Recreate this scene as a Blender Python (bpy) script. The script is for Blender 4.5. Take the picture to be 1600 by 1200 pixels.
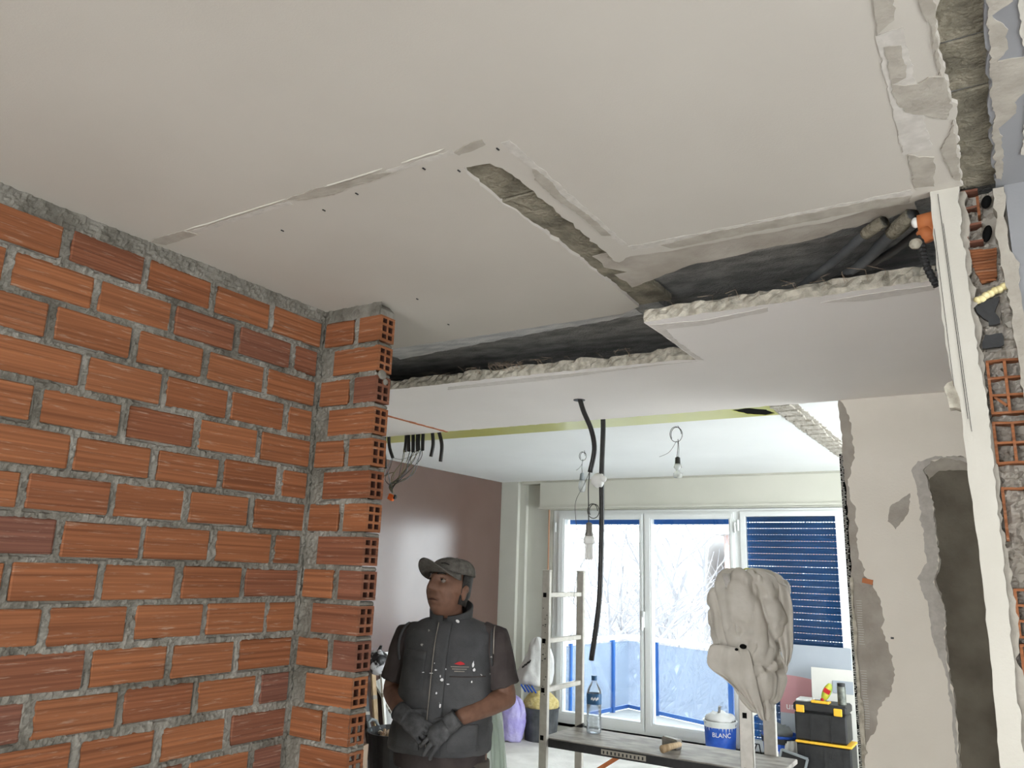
import bpy, bmesh, math, random
import numpy as np
from mathutils import Vector, Matrix, Euler, noise, geometry

for _o in list(bpy.data.objects): bpy.data.objects.remove(_o)
S = bpy.context.scene
COL = S.collection

# ------------------------------------------------------------------ camera
CAM_Z = 1.61
cd = bpy.data.cameras.new('camera'); cam = bpy.data.objects.new('camera', cd); COL.objects.link(cam)
_y, _p, _r = math.radians(-32.3), math.radians(13.31), math.radians(1.88)
_F = Vector((math.sin(_y)*math.cos(_p), math.cos(_y)*math.cos(_p), math.sin(_p)))
_R0 = Vector((math.cos(_y), -math.sin(_y), 0)); _U0 = _R0.cross(_F)
_R = math.cos(_r)*_R0 + math.sin(_r)*_U0; _U = -math.sin(_r)*_R0 + math.cos(_r)*_U0
cam.matrix_world = Matrix(((_R.x, _U.x, -_F.x, 0), (_R.y, _U.y, -_F.y, 0), (_R.z, _U.z, -_F.z, CAM_Z), (0, 0, 0, 1)))
cd.sensor_width = 36; cd.lens = 1218/1600*36; cd.clip_start = 0.02; cd.clip_end = 300
S.camera = cam
# ------------------------------------------------------------------ world, lights, exposure
w = bpy.data.worlds.new('overcast_sky'); S.world = w; w.use_nodes = True
bg = w.node_tree.nodes['Background']; bg.inputs[0].default_value = (0.90, 0.96, 1.0, 1); bg.inputs[1].default_value = 10.5
def area(name, loc, rot, sx, sy, power, col):
    l = bpy.data.lights.new(name, 'AREA'); l.shape = 'RECTANGLE'; l.size = sx; l.size_y = sy; l.energy = power; l.color = col
    o = bpy.data.objects.new(name, l); COL.objects.link(o); o.location = loc; o.rotation_euler = rot; return o
# daylight of assumed, unseen windows behind and in the grey room, added for brightness
area('assumed_rear_daylight', (-0.9, -2.58, 1.45), (math.radians(73), 0, 0), 2.2, 1.5, 17, (1.0, 0.95, 0.87)).data.spread = math.radians(85)
area('assumed_side_daylight', (2.28, 1.0, 1.45), (0, math.radians(90), 0), 1.5, 1.6, 22, (1.0, 0.96, 0.9))
area('added_living_side_fill', (.86, 5.8, 1.45), (0, math.radians(90), 0), 1.7, 2.2, 35, (0.93, 0.99, 1.0))  # added fill, as from an unseen side window, to brighten the living room
S.view_settings.view_transform = 'Standard'; S.view_settings.look = 'None'
S.view_settings.exposure = 0.0; S.view_settings.gamma = 1.0; S.view_settings.use_curve_mapping = False

# ------------------------------------------------------------------ materials
def nodemat(name):
    m = bpy.data.materials.new(name); m.use_nodes = True
    return m, m.node_tree.nodes, m.node_tree.links, m.node_tree.nodes['Principled BSDF']
def mat(name, c1, c2=None, rough=0.8, scale=6.0, bump=0.0, bscale=60.0, spec=0.3, metal=0.0, stretch=None, rand=False, lo=0.35, hi=0.65, detail=6.0, bdist=0.01, alpha=None):
    m, N, L, b = nodemat(name)
    b.inputs['Roughness'].default_value = rough; b.inputs['Specular IOR Level'].default_value = spec; b.inputs['Metallic'].default_value = metal
    tc = N.new('ShaderNodeTexCoord'); vec = tc.outputs['Object']
    if rand:
        oi = N.new('ShaderNodeObjectInfo'); ma = N.new('ShaderNodeMath'); ma.operation = 'MULTIPLY'; ma.inputs[1].default_value = 37.0
        L.new(oi.outputs['Random'], ma.inputs[0]); va = N.new('ShaderNodeVectorMath'); va.operation = 'ADD'
        L.new(vec, va.inputs[0]); L.new(ma.outputs[0], va.inputs[1]); vec = va.outputs[0]
    if stretch:
        mp = N.new('ShaderNodeMapping'); mp.inputs['Scale'].default_value = stretch; L.new(vec, mp.inputs[0]); vec = mp.outputs[0]
    if c2 is None:
        b.inputs['Base Color'].default_value = (*c1, 1)
    else:
        n = N.new('ShaderNodeTexNoise'); n.inputs['Scale'].default_value = scale; n.inputs['Detail'].default_value = detail; L.new(vec, n.inputs['Vector'])
        r = N.new('ShaderNodeValToRGB'); r.color_ramp.elements[0].position = lo; r.color_ramp.elements[1].position = hi
        r.color_ramp.elements[0].color = (*c1, 1); r.color_ramp.elements[1].color = (*c2, 1)
        L.new(n.outputs['Fac'], r.inputs[0]); L.new(r.outputs[0], b.inputs['Base Color'])
    if bump:
        n2 = N.new('ShaderNodeTexNoise'); n2.inputs['Scale'].default_value = bscale; n2.inputs['Detail'].default_value = 8; L.new(vec, n2.inputs['Vector'])
        bp = N.new('ShaderNodeBump'); bp.inputs['Strength'].default_value = bump; bp.inputs['Distance'].default_value = bdist
        L.new(n2.outputs['Fac'], bp.inputs['Height']); L.new(bp.outputs[0], b.inputs['Normal'])
    if alpha is not None: b.inputs['Alpha'].default_value = alpha
    return m
def brickmat(name, along):
    # fired clay: hue changes from brick to brick, extrusion striations along its length, cement smears and specks
    m, N, L, b = nodemat(name); b.inputs['Roughness'].default_value = 0.78; b.inputs['Specular IOR Level'].default_value = 0.25
    tc = N.new('ShaderNodeTexCoord'); oi = N.new('ShaderNodeObjectInfo')
    ma = N.new('ShaderNodeMath'); ma.operation = 'MULTIPLY'; ma.inputs[1].default_value = 41.0; L.new(oi.outputs['Random'], ma.inputs[0])
    va = N.new('ShaderNodeVectorMath'); va.operation = 'ADD'; L.new(tc.outputs['Object'], va.inputs[0]); L.new(ma.outputs[0], va.inputs[1])
    base = N.new('ShaderNodeValToRGB'); e = base.color_ramp.elements
    e[0].color = (0.192, 0.068, 0.028, 1); e[1].color = (0.225, 0.086, 0.036, 1); e.new(0.13).color = (0.15, 0.062, 0.040, 1); e.new(0.22).color = (0.195, 0.070, 0.028, 1); e.new(0.65).color = (0.24, 0.090, 0.036, 1)
    L.new(oi.outputs['Random'], base.inputs[0])
    mp = N.new('ShaderNodeMapping'); mp.inputs['Scale'].default_value = (1.0, 1.0, 120); L.new(va.outputs[0], mp.inputs[0])
    st = N.new('ShaderNodeTexNoise'); st.inputs['Scale'].default_value = 1.0; st.inputs['Detail'].default_value = 3; L.new(mp.outputs[0], st.inputs['Vector'])
    mx = N.new('ShaderNodeMix'); mx.data_type = 'RGBA'; mx.blend_type = 'MULTIPLY'
    r1 = N.new('ShaderNodeValToRGB'); r1.color_ramp.elements[0].position = .32; r1.color_ramp.elements[1].position = .68
    r1.color_ramp.elements[0].color = (.64, .60, .58, 1); r1.color_ramp.elements[1].color = (1.2, 1.2, 1.2, 1); L.new(st.outputs['Fac'], r1.inputs[0])
    mx.inputs[0].default_value = 1.0; L.new(base.outputs[0], mx.inputs[6]); L.new(r1.outputs[0], mx.inputs[7])
    mp2 = N.new('ShaderNodeMapping'); mp2.inputs['Scale'].default_value = (7, 7, 90); L.new(va.outputs[0], mp2.inputs[0])
    sm = N.new('ShaderNodeTexNoise'); sm.inputs['Scale'].default_value = 1.4; sm.inputs['Detail'].default_value = 9; sm.inputs['Roughness'].default_value = .68; L.new(mp2.outputs[0], sm.inputs['Vector'])
    r2 = N.new('ShaderNodeValToRGB'); r2.color_ramp.elements[0].position = .57; r2.color_ramp.elements[1].position = .72; L.new(sm.outputs['Fac'], r2.inputs[0])
    r2.color_ramp.elements[0].color = (0, 0, 0, 1); r2.color_ramp.elements[1].color = (.62, .62, .62, 1)
    m2 = N.new('ShaderNodeMix'); m2.data_type = 'RGBA'; L.new(r2.outputs[0], m2.inputs[0]); L.new(mx.outputs[2], m2.inputs[6]); m2.inputs[7].default_value = (.40, .30, .23, 1)
    L.new(m2.outputs[2], b.inputs['Base Color'])
    bp = N.new('ShaderNodeBump'); bp.inputs['Strength'].default_value = .5; bp.inputs['Distance'].default_value = .003; L.new(st.outputs['Fac'], bp.inputs['Height']); L.new(bp.outputs[0], b.inputs['Normal'])
    return m
M = {}
M['brick'] = brickmat('fired_clay', 1)
M['brick_in_shade'] = mat('shaded_clay_core', (.05, .020, .012), (.08, .03, .018), .9, 30, .3, 80)  # darkened clay: shade inside the brick cells is put into the colour
M['mortar'] = mat('mortar', (.100, .091, .074), (.235, .220, .190), .95, 9, 1.0, 75, .15, lo=.3, hi=.72, detail=10, bdist=.006)
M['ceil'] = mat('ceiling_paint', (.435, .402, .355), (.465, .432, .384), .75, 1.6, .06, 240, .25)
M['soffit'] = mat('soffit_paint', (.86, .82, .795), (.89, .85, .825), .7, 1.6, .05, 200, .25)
M['ceil_far'] = mat('far_ceiling_paint', (.80, .82, .82), (.84, .86, .86), .6, 1.4, .04, 160, .3)
M['green'] = mat('lime_paint', (.46, .46, .12), (.52, .52, .15), .3, 2, .03, 120, .5)
M['scar'] = mat('bare_plaster', (.30, .272, .232), (.38, .348, .30), .9, 18, .5, 90, .15, bdist=.004)
M['scar_light'] = mat('scraped_paint', (.42, .39, .352), (.50, .47, .43), .9, 40, .4, 90, .15, bdist=.003)
M['scar_soffit'] = mat('scraped_soffit', (.66, .62, .585), (.74, .70, .665), .9, 40, .4, 90, .15, bdist=.003)
M['edge'] = mat('broken_plaster', (.34, .31, .255), (.58, .54, .455), .95, 34, 1.0, 45, .1, bdist=.01)
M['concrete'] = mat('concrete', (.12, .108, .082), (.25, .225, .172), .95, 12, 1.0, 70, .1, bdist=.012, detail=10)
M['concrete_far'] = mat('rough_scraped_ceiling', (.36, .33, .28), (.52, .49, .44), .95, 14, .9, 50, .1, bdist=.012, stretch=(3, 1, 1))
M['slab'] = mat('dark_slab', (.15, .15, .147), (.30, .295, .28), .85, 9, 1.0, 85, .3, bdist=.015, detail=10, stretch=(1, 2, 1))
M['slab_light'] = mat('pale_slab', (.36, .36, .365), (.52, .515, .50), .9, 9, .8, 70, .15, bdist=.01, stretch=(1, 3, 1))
M['wall'] = mat('wall_paint', (.72, .67, .59), (.78, .73, .65), .8, 2.5, .12, 90, .25)
M['wall_far'] = mat('far_wall_paint', (.54, .54, .475), (.58, .58, .515), .75, 2, .05, 120, .3)
M['render'] = mat('grey_render', (.33, .295, .255), (.43, .395, .35), .95, 8, .5, 80, .1, bdist=.006)
M['cement'] = mat('dark_cement', (.105, .092, .072), (.165, .148, .118), .95, 5, .5, 60, .1, bdist=.006, detail=9)
M['white_strip'] = mat('cream_paint', (.47, .445, .39), (.51, .485, .43), .7, 5, .1, 120, .25)
M['grey_paint'] = mat('blue_grey_paint', (.215, .215, .225), (.245, .245, .255), .6, 3, .05, 120, .3)
M['brown'] = mat('brown_gloss_paint', (.125, .077, .062), (.14, .088, .072), .24, 2, .10, 18, .75, bdist=.004)
M['floor'] = mat('screed', (.70, .68, .64), (.84, .82, .78), .9, 5, .3, 40, .2)
M['pvc'] = mat('white_pvc', (.78, .80, .79), None, .35, spec=.5)
M['pvc_cream'] = mat('shutter_box_cream', (.56, .555, .48), (.60, .59, .515), .5, 2)
M['blue'] = mat('blue_shutter', (.020, .115, .34), (.026, .13, .38), .5, 3)
M['blue_rail'] = mat('blue_enamel', (.018, .10, .34), None, .4)
M['black'] = mat('black_plastic', (.012, .012, .013), (.022, .022, .023), .45, 20, .1, 60, .4)
M['black_matt'] = mat('void_shade', (.006, .006, .006), None, 1.0, spec=.05)  # black put into the colour as the shade inside holes and gaps
M['conduit'] = mat('black_conduit', (.010, .009, .009), (.020, .019, .018), .4, 30, spec=.5)
M['wire'] = mat('dark_wire', (.05, .05, .045), None, .5)
M['wire_green'] = mat('olive_wire', (.16, .15, .06), None, .5)
M['wire_grey'] = mat('grey_wire', (.22, .24, .25), None, .5)
M['orange'] = mat('orange_plastic', (.85, .16, .03), None, .4)
M['terracotta'] = mat('terracotta_pipe', (.42, .13, .045), (.5, .17, .06), .6, 20)
M['foam'] = mat('yellow_foam', (.62, .53, .27), (.72, .63, .36), .9, 40, .6, 60)
M['alu'] = mat('aluminium', (.50, .48, .44), (.58, .56, .52), .42, 30, .05, 60, .5, metal=.55)
M['alu_dark'] = mat('dull_steel', (.2, .19, .17), (.33, .31, .29), .5, 20, .2, 60, .5, metal=.7)
M['plank'] = mat('dusty_plank', (.22, .20, .18), (.44, .41, .37), .55, 10, .2, 30, .35, stretch=(1, 2.2, 1), detail=9)
M['rag'] = mat('white_plastic_sack', (.52, .485, .43), (.60, .565, .51), .6, 10, .25, 30, .3, bdist=.01)
M['sack'] = mat('white_sack', (.70, .70, .68), (.80, .80, .79), .55, 8, .3, 30, .35, bdist=.01)
M['purple'] = mat('lilac_bag', (.36, .31, .72), (.58, .54, .86), .4, 9, .5, 25, .5, bdist=.015)
M['yellow_fuzz'] = mat('yellow_sacking', (.66, .52, .20), (.78, .66, .32), .9, 26, .9, 40, .1, bdist=.02)
M['grey_bucket'] = mat('grey_rubber', (.055, .058, .062), (.10, .105, .11), .6, 12, .1)
M['bucket_white'] = mat('bucket_white', (.74, .76, .74), (.78, .80, .78), .4, 10)
M['bucket_blue'] = mat('bucket_blue', (.02, .09, .48), (.04, .13, .55), .4, 14)
M['label_blue'] = mat('label_blue', (.04, .12, .25), None, .4)
M['yellow'] = mat('yellow_plastic', (.85, .48, .04), None, .45)
M['wood'] = mat('raw_wood', (.40, .28, .16), (.55, .41, .26), .75, 8, .2, 40, stretch=(8, 8, 1))
M['white_wood'] = mat('white_board', (.70, .69, .64), (.76, .75, .70), .6, 4)
M['sign_grey'] = mat('sign_grey', (.40, .44, .49), (.44, .48, .53), .5, 3)
M['sign_red'] = mat('sign_red', (.50, .25, .27), (.54, .28, .30), .5, 3)
M['text_white'] = mat('printed_white', (.8, .8, .8), None, .5)
M['card'] = mat('brown_cardboard', (.36, .27, .20), (.42, .32, .24), .85, 6)
M['rubble'] = mat('rubble', (.36, .22, .13), (.52, .42, .32), .95, 30, .5, 60, rand=True)
M['skin'] = mat('skin', (.165, .083, .054), (.21, .107, .070), .55, 30, .08, 200, .35)
M['hair'] = mat('hair', (.012, .010, .009), (.03, .026, .023), .6, 80, .4, 300)
M['glove'] = mat('grey_glove', (.06, .06, .062), (.105, .105, .107), .85, 35, .3, 200, .2)
M['shirt'] = mat('dark_shirt', (.050, .041, .040), (.070, .058, .056), .9, 12, .2, 150, .15)
M['trousers'] = mat('taupe_trousers', (.095, .083, .070), (.13, .115, .098), .9, 10, .2, 120, .15)
M['cap'] = mat('grey_cap', (.10, .092, .082), (.15, .138, .124), .9, 50, .2, 200, .15)
M['boot'] = mat('boot', (.05, .04, .03), (.09, .07, .055), .7, 20)
M['eye'] = mat('eye_white', (.22, .18, .155), None, .3)
M['iris'] = mat('iris', (.015, .010, .007), None, .2)
M['mouth_shade'] = mat('mouth_shade', (.055, .022, .017), None, .5)  # dark crease between the lips, its shade put into the colour
M['red'] = mat('red_print', (.5, .02, .025), None, .6)
M['bark'] = mat('pale_bark', (.15, .148, .16), (.20, .198, .21), .9, 6)
M['facade'] = mat('facade', (.44, .44, .44), (.5, .49, .49), .9, .4)
M['facade_pink'] = mat('facade_pink', (.34, .24, .22), (.38, .27, .25), .9, .6)
M['facade_glass'] = mat('facade_glass', (.22, .23, .25), None, .2)
M['ground'] = mat('pavement', (.3, .3, .29), (.36, .36, .34), .95, .8)
M['steel_mesh'] = mat('galvanised_mesh', (.55, .54, .50), None, .6, metal=.3)
M['copper'] = mat('copper_pipe', (.55, .32, .20), None, .45, metal=.3)
M['bulb_white'] = mat('bulb_white', (.78, .78, .76), None, .3)
M['green_snack'] = mat('snack_bag', (.75, .62, .05), (.15, .45, .06), .35, 14, spec=.6)
M['silver'] = mat('silver_can', (.10, .11, .10), (.22, .23, .2), .35, 30, metal=.4)
def glassmat(name, tint, gl, diffuse=None, dfac=0.0, rough=0.02):
    m, N, L, b = nodemat(name); N.remove(b); out = N['Material Output']
    t = N.new('ShaderNodeBsdfTransparent'); t.inputs[0].default_value = (*tint, 1)
    g = N.new('ShaderNodeBsdfGlossy'); g.inputs['Roughness'].default_value = rough
    mx = N.new('ShaderNodeMixShader'); fr = N.new('ShaderNodeFresnel'); fr.inputs[0].default_value = gl
    L.new(fr.outputs[0], mx.inputs[0]); L.new(t.outputs[0], mx.inputs[1]); L.new(g.outputs[0], mx.inputs[2]); last = mx
    if diffuse:
        d = N.new('ShaderNodeBsdfDiffuse'); d.inputs[0].default_value = (*diffuse, 1); tr = N.new('ShaderNodeBsdfTranslucent'); tr.inputs[0].default_value = (*diffuse, 1)
        ad = N.new('ShaderNodeMixShader'); ad.inputs[0].default_value = .5; L.new(d.outputs[0], ad.inputs[1]); L.new(tr.outputs[0], ad.inputs[2])
        m2 = N.new('ShaderNodeMixShader'); m2.inputs[0].default_value = dfac; L.new(mx.outputs[0], m2.inputs[1]); L.new(ad.outputs[0], m2.inputs[2]); last = m2
    L.new(last.outputs[0], out.inputs[0]); return m
M['glass'] = glassmat('window_glass', (.97, .99, .99), 1.45)
M['balcony_glass'] = glassmat('frosted_balcony_glass', (.80, .86, .95), 1.3, (.27, .31, .37), .42)
M['bottle_pet'] = glassmat('clear_bottle', (.97, .98, .99), 1.35, (.85, .88, .9), .10)
M['water'] = glassmat('water', (.96, .98, .99), 1.2, (.85, .88, .9), .12)
M['film'] = glassmat('plastic_film', (.95, .97, .95), 1.35, (.86, .92, .86), .40)
M['bulb_glass'] = glassmat('bulb_glass', (.86, .88, .88), 1.45, (.8, .8, .78), .35)

# ------------------------------------------------------------------ mesh helpers
class MB:
    def __init__(s): s.v = []; s.f = []; s.m = []; s.mi = 0
    def add(s, vs, fs):
        o = len(s.v); s.v += [tuple(p) for p in vs]
        for f in fs: s.f.append(tuple(i+o for i in f)); s.m.append(s.mi)
    def box(s, c, d, rot=None):
        x, y, z = d[0]/2, d[1]/2, d[2]/2
        vs = [Vector((a*x, b*y, e*z)) for a in (-1, 1) for b in (-1, 1) for e in (-1, 1)]
        if rot is not None: vs = [rot @ p for p in vs]
        s.add([p+Vector(c) for p in vs], [(0, 1, 3, 2), (4, 6, 7, 5), (0, 4, 5, 1), (2, 3, 7, 6), (0, 2, 6, 4), (1, 5, 7, 3)])
    def b2(s, x0, x1, y0, y1, z0, z1): s.box(((x0+x1)/2, (y0+y1)/2, (z0+z1)/2), (x1-x0, y1-y0, z1-z0))
    def cbox(s, c, d, b, rot=None):           # chamfered box
        x, y, z = d[0]/2, d[1]/2, d[2]/2; vs = []; idx = {}
        for sx in (-1, 1):
            for sy in (-1, 1):
                for sz in (-1, 1):
                    for ax in range(3):
                        p = [sx*(x-b), sy*(y-b), sz*(z-b)]; p[ax] = (sx*x, sy*y, sz*z)[ax]
                        idx[(sx, sy, sz, ax)] = len(vs); vs.append(Vector(p))
        fs = []
        for ax in range(3):
            u, v = [i for i in range(3) if i != ax]
            for sg in (-1, 1):
                q = []
                for a, e in ((-1, -1), (1, -1), (1, 1), (-1, 1)):
                    k = [0, 0, 0]; k[ax] = sg; k[u] = a; k[v] = e; q.append(idx[(*k, ax)])
                fs.append(tuple(q))
            for a in (-1, 1):
                for e in (-1, 1):
                    k1 = [0, 0, 0]; k2 = [0, 0, 0]
                    k1[u] = a; k1[v] = e; k1[ax] = -1; k2[u] = a; k2[v] = e; k2[ax] = 1
                    fs.append((idx[(*k1, u)], idx[(*k2, u)], idx[(*k2, v)], idx[(*k1, v)]))
        for sx in (-1, 1):
            for sy in (-1, 1):
                for sz in (-1, 1): fs.append(tuple(idx[(sx, sy, sz, a)] for a in range(3)))
        if rot is not None: vs = [rot @ p for p in vs]
        s.add([p+Vector(c) for p in vs], fs)
    def bar(s, a, b, wd, th, up=(0, 0, 1)):
        a = Vector(a); b = Vector(b); d = b-a; l = d.length; d.normalize(); u = Vector(up)
        if abs(d.dot(u)) > .98: u = Vector((1, 0, 0))
        x = d.cross(u).normalized(); z = x.cross(d)
        s.box((a+b)/2, (wd, l, th), Matrix((x, d, z)).transposed())
    def tube(s, path, r, n=8, caps=True):
        P = [Vector(p) for p in path]; k = len(P); R = r if isinstance(r, (list, tuple)) else [r]*k
        T = [(P[min(i+1, k-1)]-P[max(i-1, 0)]).normalized() for i in range(k)]
        u = T[0].cross(Vector((0, 0, 1)));
        if u.length < .05: u = T[0].cross(Vector((1, 0, 0)))
        u.normalize(); vs = []
        for i in range(k):
            u = (u - T[i]*u.dot(T[i])).normalized(); w_ = T[i].cross(u)
            for j in range(n):
                a = 2*math.pi*j/n; vs.append(P[i]+(u*math.cos(a)+w_*math.sin(a))*R[i])
        fs = [(i*n+j, i*n+(j+1) % n, (i+1)*n+(j+1) % n, (i+1)*n+j) for i in range(k-1) for j in range(n)]
        if caps: fs += [tuple(range(n-1, -1, -1)), tuple((k-1)*n+j for j in range(n))]
        s.add(vs, fs)
    def rings(s, rings, caps=True):
        n = len(rings[0]); vs = [p for r in rings for p in r]; k = len(rings)
        fs = [(i*n+j, i*n+(j+1) % n, (i+1)*n+(j+1) % n, (i+1)*n+j) for i in range(k-1) for j in range(n)]
        if caps: fs += [tuple(range(n-1, -1, -1)), tuple((k-1)*n+j for j in range(n))]
        s.add(vs, fs)
    def lathe(s, prof, n=24, c=(0, 0, 0), caps=True):
        s.rings([[Vector((c[0]+r*math.cos(2*math.pi*j/n), c[1]+r*math.sin(2*math.pi*j/n), c[2]+z)) for j in range(n)] for r, z in prof], caps)
    def ell(s, c, r, rot=None, nu=16, nv=10):
        vs = []; c = Vector(c)
        for i in range(nv+1):
            t = math.pi*i/nv
            for j in range(nu):
                a = 2*math.pi*j/nu; p = Vector((r[0]*math.sin(t)*math.cos(a), r[1]*math.sin(t)*math.sin(a), r[2]*math.cos(t)))
                if rot is not None: p = rot @ p
                vs.append(c+p)
        s.add(vs, [(i*nu+j, i*nu+(j+1) % nu, (i+1)*nu+(j+1) % nu, (i+1)*nu+j) for i in range(nv) for j in range(nu)])
    def cap(s, a, b, ra, rb, n=12):
        a = Vector(a); b = Vector(b); d = (b-a); l = d.length or 1e-6; d = d/l; pts = []; rs = []
        for k in (-90, -60, -30): pts.append(a+d*ra*math.sin(math.radians(k))); rs.append(max(ra*math.cos(math.radians(k)), .0004))
        pts += [a, a.lerp(b, .5), b]; rs += [ra, (ra+rb)/2, rb]
        for k in (30, 60, 90): pts.append(b+d*rb*math.sin(math.radians(k))); rs.append(max(rb*math.cos(math.radians(k)), .0004))
        s.tube(pts, rs, n)
    def prism(s, outer, d0, d1, plane='z', holes=()):
        mp = {'z': lambda a, b, d: (a, b, d), 'y': lambda a, b, d: (a, d, b), 'x': lambda a, b, d: (d, a, b)}[plane]
        loops = [list(outer)]+[list(h) for h in holes]; flat = [p for l in loops for p in l]; n = len(flat)
        tris = geometry.tessellate_polygon([[Vector((p[0], p[1], 0)) for p in l] for l in loops])
        vs = [mp(p[0], p[1], d0) for p in flat]+[mp(p[0], p[1], d1) for p in flat]
        fs = [tuple(t) for t in tris]+[tuple(i+n for i in reversed(t)) for t in tris]; o = 0
        for l in loops:
            k = len(l)
            for i in range(k): fs.append((o+i, o+(i+1) % k, o+(i+1) % k+n, o+i+n))
            o += k
        s.add(vs, fs)
    def build(s, name, mats, parent=None, smooth=False, fix=True, loc=None, rot=None):
        me = bpy.data.meshes.new(name); me.from_pydata(s.v, [], s.f)
        mats = mats if isinstance(mats, (list, tuple)) else [mats]
        for q in mats: me.materials.append(M[q] if isinstance(q, str) else q)
        if len(mats) > 1:
            for p, i in zip(me.polygons, s.m): p.material_index = i
        if fix:
            bm = bmesh.new(); bm.from_mesh(me); bmesh.ops.recalc_face_normals(bm, faces=bm.faces); bm.to_mesh(me); bm.free()
        if smooth: me.polygons.foreach_set('use_smooth', [True]*len(me.polygons))
        me.update(); return put(name, me, parent, loc, rot)
def put(name, me, parent=None, loc=None, rot=None):
    o = bpy.data.objects.new(name, me); COL.objects.link(o)
    if parent is not None: o.parent = parent
    if loc is not None: o.location = loc
    if rot is not None: o.rotation_euler = rot
    return o
def empty(name, loc=(0, 0, 0), rz=0.0):
    o = bpy.data.objects.new(name, None); COL.objects.link(o); o.location = loc; o.rotation_euler = (0, 0, rz); o.empty_display_size = .1; return o
def tag(o, label, cat=None, group=None, kind=None):
    o['label'] = label
    if cat: o['category'] = cat
    if group: o['group'] = group
    if kind: o['kind'] = kind
    return o
def struct(o, label): o['kind'] = 'structure'; o['label'] = label; return o
def nz(x, y, z=0.0): return noise.noise(Vector((x, y, z)))
def rough(pts, amp=.008, step=.02, seed=0, closed=True, skip=()):
    out = []; n = len(pts); rg = random.Random(seed)
    for i in range(n if closed else n-1):
        a = Vector(pts[i]); b = Vector(pts[(i+1) % n]); out.append((a.x, a.y))
        if i in skip: continue
        d = b-a; l = d.length; k = max(1, int(l/step)); nn = Vector((-d.y, d.x))/max(l, 1e-6)
        for j in range(1, k):
            p = a.lerp(b, j/k); off = amp*(1.2*nz(p.x*22+seed*7.3, p.y*22)+.8*nz(p.x*60, p.y*60+seed*3.1)+rg.uniform(-.35, .35))
            p = p+nn*off; out.append((p.x, p.y))
    if not closed: out.append(tuple(pts[-1]))
    return out
def bake(o, mods):
    # evaluate modifiers and keep the result as the object's own mesh
    for t, kw in mods:
        md = o.modifiers.new(t, t)
        for k, v in kw.items(): setattr(md, k, v)
    dg = bpy.context.evaluated_depsgraph_get(); me = bpy.data.meshes.new_from_object(o.evaluated_get(dg)); o.modifiers.clear()
    old = o.data; mats = [m for m in old.materials]; o.data = me
    me.materials.clear()
    for m in mats: me.materials.append(m)
    me.polygons.foreach_set('use_smooth', [True]*len(me.polygons)); bpy.data.meshes.remove(old); return o
def displace(o, fn):
    me = o.data; N_ = [v.normal.copy() for v in me.vertices]; C_ = [v.co.copy() for v in me.vertices]; out = []
    for c, n_ in zip(C_, N_): out.extend(c+n_*fn(c))
    me.vertices.foreach_set('co', out); me.update()
def text_mesh(body, size, depth=.0006):
    cu = bpy.data.curves.new('lettering', 'FONT'); cu.body = body; cu.size = size; cu.extrude = depth; cu.align_x = 'CENTER'; cu.align_y = 'CENTER'
    t = bpy.data.objects.new('lettering', cu); COL.objects.link(t); dg = bpy.context.evaluated_depsgraph_get()
    me = bpy.data.meshes.new_from_object(t.evaluated_get(dg)); bpy.data.objects.remove(t); return me

# ================================================================== STRUCTURE
CZ = 2.56          # ceiling level
b = MB(); b.b2(-5.0, 2.4, -2.7, 7.9, -.12, 0); struct(b.build('floor', 'floor'), 'pale dusty screed floor of the room under renovation')

# ---- concrete slab over everything, seen through the chases and the slot
b = MB()
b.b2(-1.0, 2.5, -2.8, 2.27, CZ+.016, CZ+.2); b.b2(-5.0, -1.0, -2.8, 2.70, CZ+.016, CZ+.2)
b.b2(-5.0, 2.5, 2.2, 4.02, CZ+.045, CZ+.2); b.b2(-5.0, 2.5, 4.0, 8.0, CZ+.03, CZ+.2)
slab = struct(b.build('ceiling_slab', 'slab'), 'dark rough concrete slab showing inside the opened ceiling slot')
rg = random.Random(5)
def blocks(x0, x1, y0, y1, step, mat_):
    y = y0
    while y < y1-.03:
        l = step*rg.uniform(.85, 1.2); e = min(y+l, y1); q = MB(); d = rg.uniform(0, .005)
        rt = Matrix.Rotation(rg.uniform(-.02, .02), 3, 'X') @ Matrix.Rotation(rg.uniform(-.03, .03), 3, 'Y')
        q.cbox(((x0+x1)/2, (y+e)/2, CZ+.020+d), (x1-x0, e-y-.005, .024), .003, rt)
        q.build('concrete_block', mat_, slab); y = e
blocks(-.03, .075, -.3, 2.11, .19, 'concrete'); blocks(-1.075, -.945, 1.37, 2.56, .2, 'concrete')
# band of lighter concrete along the near edge of the slot
q = MB(); pts = rough([(-1.02, 2.06), (-.12, 2.06), (-.12, 2.17), (-.4, 2.24), (-.75, 2.26), (-1.02, 2.37)], .012, .03, 3); q.prism(pts, CZ+.010, CZ+.03); q.build('concrete_band', 'render', slab)
q = MB(); pts = rough([(-2.4, 2.55), (-1.1, 2.55), (-1.1, 2.66), (-1.7, 2.70), (-2.4, 2.78)], .012, .03, 4); q.prism(pts, CZ+.012, CZ+.03); q.build('concrete_band', 'slab_light', slab)
q = MB(); pts = rough([(-1.26, 2.66), (-1.03, 2.62), (-1.05, 2.7), (-1.18, 2.73)], .012, .02, 8); q.prism(pts, CZ+.03, CZ+.09); q.build('plaster_remnant', 'render', slab)

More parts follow.
